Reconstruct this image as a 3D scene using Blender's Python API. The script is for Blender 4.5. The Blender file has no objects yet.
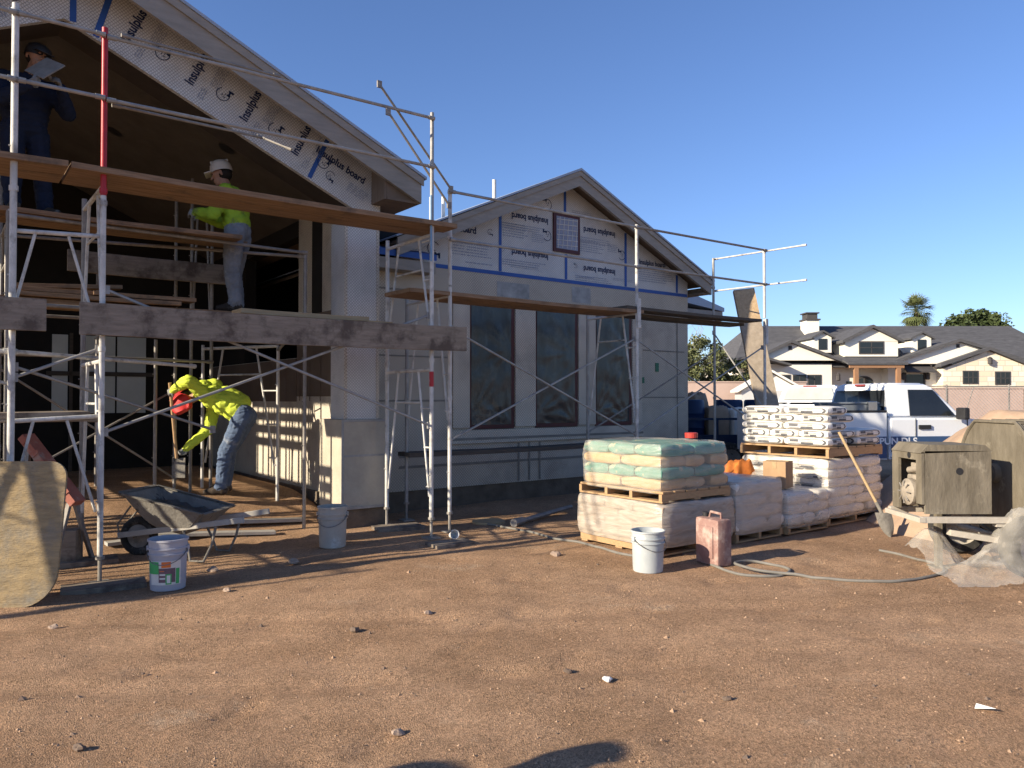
import bpy, bmesh, math, random
import numpy as np
from mathutils import Vector, Matrix, noise
rnd = random.Random(11)
R = math.radians
S = bpy.context.scene
COL = S.collection

# ------------------------------------------------------------------ camera, sky, sun, exposure
cam_d = bpy.data.cameras.new('camera'); cam = bpy.data.objects.new('camera', cam_d); COL.objects.link(cam)
cam_d.sensor_width = 36; cam_d.lens = 27.0; cam_d.clip_start = .05; cam_d.clip_end = 2000
cam.location = (0, 0, 1.5); cam.rotation_euler = (R(91.04), 0, 0)
S.camera = cam
SUN_AZ, SUN_EL = 30, 22          # azimuth (from +x) the light travels to, and elevation
world = bpy.data.worlds.new('World'); S.world = world; world.use_nodes = True
wn = world.node_tree; bg = wn.nodes['Background']
sky = wn.nodes.new('ShaderNodeTexSky'); sky.sky_type = 'NISHITA'; sky.sun_disc = False
sky.sun_elevation = R(SUN_EL); sky.sun_rotation = R(270 - SUN_AZ); sky.altitude = 300
sky.air_density = 1.0; sky.dust_density = 0.5; sky.ozone_density = 3.0
tint = wn.nodes.new('ShaderNodeMix'); tint.data_type = 'RGBA'; tint.blend_type = 'MULTIPLY'; tint.inputs[0].default_value = 1
wn.links.new(sky.outputs[0], tint.inputs[6]); tint.inputs[7].default_value = (.77, .85, 1.08, 1)
wn.links.new(tint.outputs[2], bg.inputs[0]); bg.inputs[1].default_value = 0.095
sun_d = bpy.data.lights.new('sun', 'SUN'); sun_d.energy = 5.0; sun_d.angle = R(.5); sun_d.color = (1, .87, .67)
sun = bpy.data.objects.new('sun', sun_d); COL.objects.link(sun); sun.location = (-30, -18, 15)
_t = Vector((math.cos(R(SUN_AZ))*math.cos(R(SUN_EL)), math.sin(R(SUN_AZ))*math.cos(R(SUN_EL)), -math.sin(R(SUN_EL))))
sun.rotation_euler = _t.to_track_quat('-Z', 'Y').to_euler()
S.view_settings.view_transform = 'Standard'; S.view_settings.look = 'None'; S.view_settings.gamma = 1
S.view_settings.exposure = 0.88
S.render.engine = 'CYCLES'

# ------------------------------------------------------------------ the building's own frame: u along the facade, v into the house
A = R(37)
OX, OY = -1.34, 10.3
def W(u, v, z=0.0):
    return Vector((OX + u*math.cos(A) - v*math.sin(A), OY + u*math.sin(A) + v*math.cos(A), z))
def UV(x, y):
    x -= OX; y -= OY
    return x*math.cos(A)+y*math.sin(A), -x*math.sin(A)+y*math.cos(A)
def smooth(t):
    t = max(0.0, min(1.0, t)); return t*t*(3-2*t)
def ground_z(x, y):
    u, v = UV(x, y)
    h = .32*smooth((v+.75)/1.7)*smooth((-u-.9)/.5)*smooth((8-v)/2)
    d = math.hypot(x-1, y-6)
    if d < 16:
        k = smooth((16-d)/6)
        for (ax, ay, bx_, by_) in ((-4.5, 3.6, 6.0, 5.2), (-4.5, 4.9, 6.0, 6.1), (-2.5, 1.6, 4.6, 5.6), (-1.2, 1.2, 5.6, 4.9)):
            dx, dy = bx_-ax, by_-ay; L_ = math.hypot(dx, dy); w_ = ((x-ax)*dy-(y-ay)*dx)/L_ + .35*noise.noise(Vector((x*.3, y*.3, ax)))
            if abs(w_) < .3: h -= k*(.020*math.exp(-(w_/.10)**4) - .009*math.exp(-((abs(w_)-.15)/.04)**2))*(.55+.45*noise.noise(Vector((x*1.5, y*1.5, 3))))
        h += k*(.030*noise.noise(Vector((x*.55, y*.55, 2))) + .012*noise.noise(Vector((x*1.9, y*1.9, 5))) + .005*noise.noise(Vector((x*6, y*6, 9))))
    return h

# ------------------------------------------------------------------ materials
def mat(name, c1, c2=None, scale=6, rough=.8, metal=0, bump=.15, bscale=40, stretch=(1, 1, 1), c3=None, s3=2.0, t3=(.55, .7), spec=.3, detail=6, coat=0):
    m = bpy.data.materials.new(name); m.use_nodes = True
    nt = m.node_tree; N = nt.nodes; L = nt.links
    p = N['Principled BSDF']; p.inputs['Roughness'].default_value = rough; p.inputs['Metallic'].default_value = metal
    p.inputs['Specular IOR Level'].default_value = spec
    if coat: p.inputs['Coat Weight'].default_value = coat
    tc = N.new('ShaderNodeTexCoord'); mp = N.new('ShaderNodeMapping'); mp.inputs['Scale'].default_value = stretch
    L.new(tc.outputs['Object'], mp.inputs[0])
    c2 = c2 or tuple(x*.75 for x in c1)
    n1 = N.new('ShaderNodeTexNoise'); n1.inputs['Scale'].default_value = scale; n1.inputs['Detail'].default_value = detail; n1.inputs['Roughness'].default_value = .65
    L.new(mp.outputs[0], n1.inputs['Vector'])
    r1 = N.new('ShaderNodeValToRGB'); r1.color_ramp.elements[0].position = .32; r1.color_ramp.elements[1].position = .68
    r1.color_ramp.elements[0].color = (*c2, 1); r1.color_ramp.elements[1].color = (*c1, 1)
    L.new(n1.outputs[0], r1.inputs[0]); col = r1.outputs[0]
    if c3:
        n3 = N.new('ShaderNodeTexNoise'); n3.inputs['Scale'].default_value = s3; n3.inputs['Detail'].default_value = 8; n3.inputs['Roughness'].default_value = .7
        L.new(tc.outputs['Object'], n3.inputs['Vector'])
        r3 = N.new('ShaderNodeValToRGB'); r3.color_ramp.elements[0].position = t3[0]; r3.color_ramp.elements[1].position = t3[1]
        L.new(n3.outputs[0], r3.inputs[0])
        mx = N.new('ShaderNodeMix'); mx.data_type = 'RGBA'; L.new(r3.outputs[0], mx.inputs[0]); L.new(col, mx.inputs[6]); mx.inputs[7].default_value = (*c3, 1)
        col = mx.outputs[2]
    L.new(col, p.inputs['Base Color'])
    if bump:
        n2 = N.new('ShaderNodeTexNoise'); n2.inputs['Scale'].default_value = bscale; n2.inputs['Detail'].default_value = 5
        L.new(mp.outputs[0], n2.inputs['Vector'])
        b = N.new('ShaderNodeBump'); b.inputs['Strength'].default_value = bump; b.inputs['Distance'].default_value = .01
        L.new(n2.outputs[0], b.inputs['Height']); L.new(b.outputs[0], p.inputs['Normal'])
    return m

def film_mat(name, col, base_fac, lo, hi, rough=.25, scale=5, stretch=(1, 1, 1), bump=.6, graze=0):
    """clear plastic sheet: transparent where taut, milky and glossy where folded"""
    m = bpy.data.materials.new(name); m.use_nodes = True
    nt = m.node_tree; N = nt.nodes; L = nt.links
    p = N['Principled BSDF']; p.inputs['Base Color'].default_value = (*col, 1); p.inputs['Roughness'].default_value = rough
    out = N['Material Output']
    tc = N.new('ShaderNodeTexCoord'); mp = N.new('ShaderNodeMapping'); mp.inputs['Scale'].default_value = stretch
    L.new(tc.outputs['Object'], mp.inputs[0])
    n = N.new('ShaderNodeTexNoise'); n.inputs['Scale'].default_value = scale; n.inputs['Detail'].default_value = 7; n.inputs['Distortion'].default_value = 1.5
    L.new(mp.outputs[0], n.inputs['Vector'])
    r = N.new('ShaderNodeValToRGB'); r.color_ramp.elements[0].position = .28; r.color_ramp.elements[1].position = .74
    r.color_ramp.elements[0].color = (lo, lo, lo, 1); r.color_ramp.elements[1].color = (hi, hi, hi, 1)
    L.new(n.outputs[0], r.inputs[0])
    b = N.new('ShaderNodeBump'); b.inputs['Strength'].default_value = bump; b.inputs['Distance'].default_value = .02
    L.new(n.outputs[0], b.inputs['Height']); L.new(b.outputs[0], p.inputs['Normal'])
    t = N.new('ShaderNodeBsdfTransparent'); mx = N.new('ShaderNodeMixShader')
    fac = r.outputs[0]
    if graze:
        lw = N.new('ShaderNodeLayerWeight'); lw.inputs[0].default_value = .35; ml = N.new('ShaderNodeMath'); ml.operation = 'MULTIPLY_ADD'; ml.inputs[1].default_value = graze; ml.use_clamp = True
        L.new(lw.outputs['Facing'], ml.inputs[0]); L.new(fac, ml.inputs[2]); fac = ml.outputs[0]
    L.new(fac, mx.inputs[0]); L.new(t.outputs[0], mx.inputs[1]); L.new(p.outputs[0], mx.inputs[2])
    L.new(mx.outputs[0], out.inputs[0])
    return m

def lath_mat(name, c1, c2, c3=None, scale=34):
    """panel under woven wire lath: hexagon netting as fine dark voronoi lines"""
    m = mat(name, c1, c2, 1.6, .85, bump=0, c3=c3, s3=1.3, t3=(.52, .75))
    nt = m.node_tree; N = nt.nodes; L = nt.links; p = N['Principled BSDF']
    tc = N.new('ShaderNodeTexCoord'); sp = N.new('ShaderNodeSeparateXYZ'); L.new(tc.outputs['Object'], sp.inputs[0])
    ad = N.new('ShaderNodeMath'); ad.operation = 'ADD'; L.new(sp.outputs[0], ad.inputs[0]); L.new(sp.outputs[1], ad.inputs[1])
    cx = N.new('ShaderNodeCombineXYZ'); L.new(ad.outputs[0], cx.inputs[0]); L.new(sp.outputs[2], cx.inputs[1])
    mpr = N.new('ShaderNodeMapping'); mpr.vector_type = 'POINT'; mpr.inputs['Rotation'].default_value = (0, 0, R(45)); L.new(cx.outputs[0], mpr.inputs[0])
    v = N.new('ShaderNodeTexVoronoi'); v.voronoi_dimensions = '2D'; v.feature = 'DISTANCE_TO_EDGE'; v.inputs['Scale'].default_value = scale; v.inputs['Randomness'].default_value = .22
    L.new(mpr.outputs[0], v.inputs['Vector'])
    r = N.new('ShaderNodeValToRGB'); r.color_ramp.elements[0].position = .05; r.color_ramp.elements[1].position = .15
    r.color_ramp.elements[0].color = (.34, .34, .34, 1); r.color_ramp.elements[1].color = (1, 1, 1, 1)
    L.new(v.outputs['Distance'], r.inputs[0])
    old = p.inputs['Base Color'].links[0].from_socket
    mx = N.new('ShaderNodeMix'); mx.data_type = 'RGBA'; mx.blend_type = 'MULTIPLY'; mx.inputs[0].default_value = .8
    L.new(old, mx.inputs[6]); L.new(r.outputs[0], mx.inputs[7]); L.new(mx.outputs[2], p.inputs['Base Color'])
    b = N.new('ShaderNodeBump'); b.inputs['Strength'].default_value = .5; b.inputs['Distance'].default_value = .004; b.invert = True
    L.new(r.outputs[0], b.inputs['Height']); L.new(b.outputs[0], p.inputs['Normal'])
    return m

def ground_mat():
    m = bpy.data.materials.new('dirt'); m.use_nodes = True
    nt = m.node_tree; N = nt.nodes; L = nt.links; p = N['Principled BSDF']
    p.inputs['Roughness'].default_value = .95; p.inputs['Specular IOR Level'].default_value = .1
    tc = N.new('ShaderNodeTexCoord')
    def nz(s, d=8, r=.65):
        n = N.new('ShaderNodeTexNoise'); n.inputs['Scale'].default_value = s; n.inputs['Detail'].default_value = d; n.inputs['Roughness'].default_value = r
        L.new(tc.outputs['Object'], n.inputs['Vector']); return n.outputs[0]
    def ramp(s, *els):
        r = N.new('ShaderNodeValToRGB')
        while len(r.color_ramp.elements) < len(els): r.color_ramp.elements.new(.5)
        for e, (q, c) in zip(r.color_ramp.elements, els): e.position = q; e.color = (*c, 1)
        L.new(s, r.inputs[0]); return r.outputs[0]
    def mix(f, a, b, mode='MIX', fac=None):
        x = N.new('ShaderNodeMix'); x.data_type = 'RGBA'; x.blend_type = mode
        if fac is not None: x.inputs[0].default_value = fac
        else: L.new(f, x.inputs[0])
        L.new(a, x.inputs[6]); L.new(b, x.inputs[7]); return x.outputs[2]
    big = ramp(nz(.45, 6), (.34, (.375, .238, .145)), (.5, (.445, .292, .186)), (.68, (.50, .335, .218)))
    mid = ramp(nz(2.6, 8, .7), (.3, (.80, .79, .78)), (.62, (1.06, 1.05, 1.03)))
    c = mix(None, big, mid, 'MULTIPLY', 1)
    pale = ramp(nz(1.0, 10, .78), (.57, (0, 0, 0)), (.70, (.75, .75, .75)))
    rgb = N.new('ShaderNodeRGB'); rgb.outputs[0].default_value = (.50, .395, .29, 1)
    c = mix(pale, c, rgb.outputs[0])
    damp = ramp(nz(.40, 9, .68), (.47, (0, 0, 0)), (.60, (.72, .72, .72)))
    rg2 = N.new('ShaderNodeRGB'); rg2.outputs[0].default_value = (.285, .18, .108, 1)
    c = mix(damp, c, rg2.outputs[0])
    vo = N.new('ShaderNodeTexVoronoi'); vo.inputs['Scale'].default_value = 140; L.new(tc.outputs['Object'], vo.inputs['Vector'])
    grit = ramp(vo.outputs['Color'], (.1, (.60, .58, .56)), (.55, (1, 1, 1)), (.9, (1.35, 1.3, 1.25)))
    c = mix(None, c, grit, 'MULTIPLY', .9)
    vo2 = N.new('ShaderNodeTexVoronoi'); vo2.inputs['Scale'].default_value = 62; L.new(tc.outputs['Object'], vo2.inputs['Vector'])
    g2 = ramp(vo2.outputs['Color'], (.12, (.7, .7, .7)), (.5, (1, 1, 1)), (.85, (1.15, 1.1, 1.08)))
    c = mix(None, c, g2, 'MULTIPLY', .7)
    L.new(c, p.inputs['Base Color'])
    add = N.new('ShaderNodeMath'); add.operation = 'ADD'; mu = N.new('ShaderNodeMath'); mu.operation = 'MULTIPLY'; mu.inputs[1].default_value = .5
    L.new(vo.outputs['Distance'], mu.inputs[0]); L.new(mu.outputs[0], add.inputs[0]); L.new(nz(48, 9, .8), add.inputs[1])
    b = N.new('ShaderNodeBump'); b.inputs['Strength'].default_value = 1; b.inputs['Distance'].default_value = .013
    L.new(add.outputs[0], b.inputs['Height']); L.new(b.outputs[0], p.inputs['Normal'])
    return m

M = {}
M['dirt'] = ground_mat()
M['foam'] = lath_mat('foam_board', (.70, .70, .68), (.57, .57, .56), (.47, .46, .44), 40)
M['lath'] = lath_mat('lath_wall', (.60, .54, .44), (.48, .43, .355), (.36, .32, .265))
M['lath_pale'] = lath_mat('lath_trim', (.68, .615, .505), (.53, .475, .395), (.36, .32, .27))
M['stucco'] = mat('scratch_coat', (.47, .42, .335), (.37, .33, .265), 4, .9, bump=.3, bscale=60)
M['stem'] = mat('stem_wall', (.17, .135, .10), (.10, .08, .06), 5, .95, bump=.4)
M['barge'] = mat('barge_wood', (.33, .30, .26), (.25, .23, .20), 3, .8, bump=.2, stretch=(1, 1, 6))
M['roof_edge'] = mat('drip_edge', (.34, .40, .50), (.28, .34, .42), 3, .45, bump=0)
M['roofing'] = mat('roof_felt', (.13, .14, .16), (.09, .10, .12), 4, .9)
M['soffit'] = mat('soffit', (.20, .15, .11), (.15, .115, .085), 5, .85, stretch=(1, 6, 1))
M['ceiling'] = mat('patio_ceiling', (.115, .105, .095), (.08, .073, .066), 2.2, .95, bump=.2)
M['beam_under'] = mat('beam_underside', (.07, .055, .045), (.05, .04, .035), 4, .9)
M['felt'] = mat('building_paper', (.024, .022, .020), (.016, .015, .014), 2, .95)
M['paper_wall'] = mat('paper_wall', (.16, .12, .09), (.12, .092, .07), 1.5, .9, c3=(.12, .08, .06), s3=1.2)
M['tape'] = mat('blue_tape', (.03, .10, .36), (.025, .08, .28), 5, .5, bump=.05)
M['ink'] = mat('ink', (.018, .034, .095), (.014, .026, .07), 5, .7, bump=0)
M['ink_pale'] = mat('ink_pale', (.30, .33, .40), (.24, .27, .33), 5, .7, bump=0)
M['maroon'] = mat('window_frame', (.085, .020, .020), (.06, .014, .015), 8, .45, bump=0)
M['plastic_win'] = mat('window_film', (.036, .041, .043), (.018, .021, .022), 1.6, .22, bump=.15, bscale=9, spec=.42, c3=(.10, .112, .115), s3=2.2, t3=(.5, .85))
M['glass_dark'] = mat('dark_glass', (.02, .024, .028), (.012, .015, .018), 2, .08, bump=0, spec=.6)
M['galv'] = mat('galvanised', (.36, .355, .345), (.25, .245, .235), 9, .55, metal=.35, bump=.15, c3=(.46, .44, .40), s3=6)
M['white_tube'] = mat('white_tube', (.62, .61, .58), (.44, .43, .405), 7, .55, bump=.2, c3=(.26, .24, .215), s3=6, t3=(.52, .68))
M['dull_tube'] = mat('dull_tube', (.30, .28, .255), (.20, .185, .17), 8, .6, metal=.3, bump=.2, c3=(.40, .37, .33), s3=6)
M['red_tube'] = mat('red_tube', (.42, .025, .035), (.30, .02, .025), 8, .4, bump=.1)
M['blue_pin'] = mat('blue_pin', (.20, .33, .48), (.15, .25, .38), 8, .5)
M['plank'] = mat('plank_wood', (.31, .20, .12), (.17, .105, .06), 3, .85, bump=.4, bscale=14, stretch=(1.2, 14, 14), c3=(.10, .075, .055), s3=2.5, t3=(.55, .72))
M['plank_grey'] = mat('plank_grey', (.29, .24, .19), (.19, .155, .12), 3, .9, bump=.4, bscale=14, stretch=(1.5, 10, 10), c3=(.105, .082, .066), s3=3.5, t3=(.48, .62))
M['plank_dark'] = mat('plank_dark', (.10, .085, .07), (.07, .06, .05), 3, .9, bump=.35, stretch=(1.5, 10, 10))
M['lumber'] = mat('new_lumber', (.44, .32, .18), (.34, .24, .135), 4, .8, bump=.25, stretch=(1.2, 10, 10))
M['pallet'] = mat('pallet_wood', (.46, .30, .16), (.34, .215, .115), 5, .85, bump=.3, stretch=(3, 8, 8))
M['osb'] = mat('osb', (.50, .37, .23), (.36, .25, .14), 22, .85, bump=.3)
M['osb_grey'] = mat('osb_grey', (.36, .30, .235), (.26, .215, .165), 14, .9, bump=.3)
M['timber_dark'] = mat('weathered_timber', (.16, .14, .12), (.11, .095, .08), 4, .9, bump=.35, stretch=(8, 8, 1))
M['mortarboard'] = mat('mortar_board', (.37, .275, .15), (.20, .15, .085), 5.5, .95, bump=.8, bscale=26, stretch=(1, 1, 4.5), c3=(.20, .185, .155), s3=5, t3=(.46, .74), detail=10)
M['mortar'] = mat('dried_mortar', (.27, .255, .235), (.18, .17, .155), 9, .95, bump=.7, bscale=25)
M['wet_mortar'] = mat('wet_mortar', (.10, .095, .088), (.07, .066, .06), 9, .6, bump=.8, bscale=14)
M['steel_caked'] = mat('caked_steel', (.24, .225, .20), (.15, .14, .125), 7, .9, bump=.7, c3=(.07, .066, .06), s3=7, t3=(.58, .66))
M['pale_beam'] = mat('pale_beam', (.42, .40, .36), (.32, .30, .27), 5, .85, bump=.3)
M['tyre'] = mat('tyre', (.045, .043, .04), (.03, .029, .028), 14, .9, bump=.3, c3=(.20, .18, .16), s3=8)
M['bucket'] = mat('bucket_grey', (.44, .40, .345), (.36, .33, .285), 5, .5, bump=.08, c3=(.55, .54, .51), s3=5, t3=(.56, .68))
M['bucket_pale'] = mat('bucket_pale', (.42, .45, .46), (.36, .39, .40), 5, .5, bump=.08, c3=(.62, .60, .56), s3=6)
M['bucket_lav'] = mat('bucket_lavender', (.40, .40, .44), (.35, .35, .39), 5, .5, bump=.05)
M['wire'] = mat('wire', (.22, .22, .22), (.15, .15, .15), 9, .4, metal=.7, bump=0)
M['lab_white'] = mat('label_white', (.72, .70, .66), (.6, .58, .54), 8, .6, bump=0)
M['lab_green'] = mat('label_green', (.08, .42, .14), (.06, .34, .10), 8, .6, bump=0)
M['lab_orange'] = mat('label_orange', (.80, .22, .05), (.65, .16, .04), 8, .6, bump=0)
M['lab_dark'] = mat('label_dark', (.20, .12, .14), (.12, .08, .10), 12, .6, bump=0)
M['jerry'] = mat('faded_red', (.30, .185, .16), (.24, .135, .115), 6, .8, bump=.3, c3=(.44, .34, .29), s3=7, t3=(.48, .66))
M['bag_tan'] = mat('bag_tan', (.52, .35, .18), (.42, .28, .14), 6, .75, bump=.3, bscale=12)
M['bag_teal'] = mat('bag_teal', (.10, .28, .22), (.075, .22, .17), 6, .75, bump=.3, bscale=12, c3=(.62, .46, .27), s3=4, t3=(.58, .66))
M['bag_grey'] = mat('bag_grey', (.38, .29, .21), (.29, .215, .155), 4, .8, bump=.3, bscale=12)
M['bag_white'] = mat('bag_white', (.74, .71, .65), (.64, .61, .56), 5, .75, bump=.3, bscale=14)
M['bag_ink'] = mat('bag_ink', (.06, .065, .075), (.14, .14, .15), 40, .7, bump=0)
M['bag_ink_grey'] = mat('bag_ink_grey', (.38, .37, .36), (.28, .275, .27), 30, .7, bump=0)
M['wrap'] = film_mat('stretch_wrap', (.74, .69, .61), .4, .15, .50, .28, 3, (1, 1, 5))
M['wrap_clear'] = film_mat('stretch_wrap_clear', (.70, .67, .61), .2, .12, .38, .22, 3, (1, 1, 5))
M['wrap_grey'] = film_mat('wrap_heavy', (.58, .52, .45), .6, .35, .75, .32, 3, (1, 1, 5))
M['poly'] = film_mat('poly_sheet', (.58, .55, .50), .4, .06, .30, .14, 3, (1, 1, 1.2), .3, .42)
M['card'] = mat('cardboard', (.40, .26, .15), (.33, .21, .12), 6, .85, bump=.1)
M['orange'] = mat('orange_cloth', (.62, .20, .04), (.42, .12, .025), 9, .8, bump=.5, bscale=12)
M['black_plastic'] = mat('black_plastic', (.03, .03, .033), (.02, .02, .022), 9, .5)
M['red_plastic'] = mat('red_plastic', (.45, .05, .04), (.36, .04, .03), 9, .5)
M['mixer'] = mat('mixer_caked', (.19, .165, .125), (.115, .098, .072), 4.5, .92, bump=.7, bscale=16, stretch=(1.6, 1.6, .6), c3=(.31, .275, .21), s3=3.5, t3=(.58, .72))
M['mixer_pale'] = mat('mixer_frame', (.45, .41, .35), (.34, .305, .255), 5, .85, bump=.3)
M['engine'] = mat('engine', (.36, .31, .25), (.23, .20, .16), 12, .7, bump=.4)
M['sand'] = mat('sand', (.44, .31, .215), (.37, .255, .175), 6, .95, bump=.5, bscale=45)
M['truck_white'] = mat('truck_white', (.78, .80, .82), (.74, .76, .78), 2, .25, bump=0, spec=.5, coat=.4)
M['truck_blue'] = mat('truck_blue', (.035, .085, .20), (.03, .07, .16), 2, .3, bump=0, spec=.5)
M['truck_navy'] = mat('truck_navy', (.02, .035, .075), (.016, .028, .06), 2, .35, bump=0)
M['drum_blue'] = mat('drum_blue', (.008, .028, .085), (.006, .02, .065), 4, .5)
M['chrome'] = mat('chrome', (.6, .6, .6), (.5, .5, .5), 4, .2, metal=1, bump=0)
M['red_lens'] = mat('red_lens', (.30, .05, .045), (.2, .03, .03), 8, .25, bump=0)
M['tool_box'] = mat('tool_box', (.20, .22, .24), (.14, .155, .17), 5, .5)
M['house_white'] = mat('house_white', (.84, .80, .70), (.80, .76, .665), 3, .85, bump=.05)
M['house_roof'] = mat('house_shingle', (.105, .105, .112), (.065, .065, .07), 5, .9, bump=.3, bscale=8, stretch=(.5, .5, 3))
M['house_trim'] = mat('house_trim', (.075, .07, .07), (.06, .056, .056), 5, .8)
M['cedar'] = mat('cedar_post', (.34, .19, .105), (.27, .145, .08), 5, .75, stretch=(8, 8, 1))
M['stone'] = None
M['block'] = mat('slump_block', (.50, .38, .325), (.44, .33, .28), 2, .9, bump=.2)
M['leaf_olive'] = mat('leaf_olive', (.16, .17, .075), (.085, .10, .04), 1.2, .7, bump=0)
M['leaf_dark'] = mat('leaf_dark', (.075, .10, .035), (.032, .05, .016), .7, .7, bump=0)
M['leaf_palm'] = mat('leaf_palm', (.13, .15, .06), (.07, .09, .03), 1.5, .65, bump=0)
M['bark'] = mat('bark', (.16, .12, .085), (.10, .075, .055), 6, .95, bump=.5)
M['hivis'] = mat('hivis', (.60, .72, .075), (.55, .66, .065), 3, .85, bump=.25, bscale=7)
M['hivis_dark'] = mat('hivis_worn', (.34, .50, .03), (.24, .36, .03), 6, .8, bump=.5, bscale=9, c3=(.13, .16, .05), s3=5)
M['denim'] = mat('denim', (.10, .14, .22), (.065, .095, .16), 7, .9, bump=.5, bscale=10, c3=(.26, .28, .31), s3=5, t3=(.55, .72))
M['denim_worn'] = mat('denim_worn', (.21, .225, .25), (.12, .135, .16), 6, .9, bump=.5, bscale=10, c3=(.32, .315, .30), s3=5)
M['navy'] = mat('navy_cloth', (.012, .018, .040), (.008, .012, .026), 5, .9, bump=.5, bscale=9)
M['skin'] = mat('skin', (.36, .20, .135), (.30, .165, .11), 8, .6, bump=.05)
M['boot'] = mat('boot', (.05, .036, .026), (.034, .025, .019), 8, .85, bump=.3, c3=(.16, .14, .12), s3=8)
M['glove'] = mat('glove', (.30, .30, .29), (.12, .12, .12), 12, .85, bump=.4)
M['red_hat'] = mat('red_hat', (.62, .035, .04), (.5, .03, .03), 7, .6, bump=.3, bscale=9)
M['hat_white'] = mat('hat_white', (.60, .55, .48), (.5, .46, .4), 8, .5, bump=.05)
M['hair'] = mat('hair', (.018, .014, .012), (.012, .01, .008), 20, .8)
M['hose'] = mat('hose', (.20, .19, .17), (.15, .14, .125), 9, .75, bump=.2)
M['stone_a'] = mat('stone_a', (.40, .30, .23), (.27, .20, .155), 14, .95, bump=.5)
M['gravel'] = mat('gravel', (.42, .285, .185), (.31, .20, .13), 40, .95, bump=0)
M['gravel_dark'] = mat('gravel_dark', (.17, .12, .09), (.12, .09, .07), 40, .95, bump=0)
M['paper'] = mat('paper', (.75, .74, .72), (.66, .65, .63), 5, .8, bump=.1)
M['pink_panel'] = mat('pale_panel', (.60, .64, .62), (.52, .56, .54), 2, .6, bump=.1)
M['fascia_metal'] = mat('shed_metal', (.50, .50, .50), (.44, .44, .44), 4, .6, bump=.05)
def stone_mat():
    m = bpy.data.materials.new('ashlar'); m.use_nodes = True
    nt = m.node_tree; N = nt.nodes; L = nt.links; p = N['Principled BSDF']; p.inputs['Roughness'].default_value = .9
    tc = N.new('ShaderNodeTexCoord'); mp = N.new('ShaderNodeMapping'); mp.inputs['Rotation'].default_value = (R(90), 0, 0)
    L.new(tc.outputs['Object'], mp.inputs[0])
    b = N.new('ShaderNodeTexBrick'); b.inputs['Scale'].default_value = 1; b.inputs['Brick Width'].default_value = .62; b.inputs['Row Height'].default_value = .25
    b.inputs['Mortar Size'].default_value = .018; b.offset = .37; b.squash = .7; b.squash_frequency = 3
    b.inputs['Color1'].default_value = (.70, .60, .44, 1); b.inputs['Color2'].default_value = (.82, .76, .63, 1); b.inputs['Mortar'].default_value = (.55, .49, .40, 1)
    L.new(mp.outputs[0], b.inputs['Vector']); L.new(b.outputs[0], p.inputs['Base Color'])
    return m
M['stone'] = stone_mat()

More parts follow.
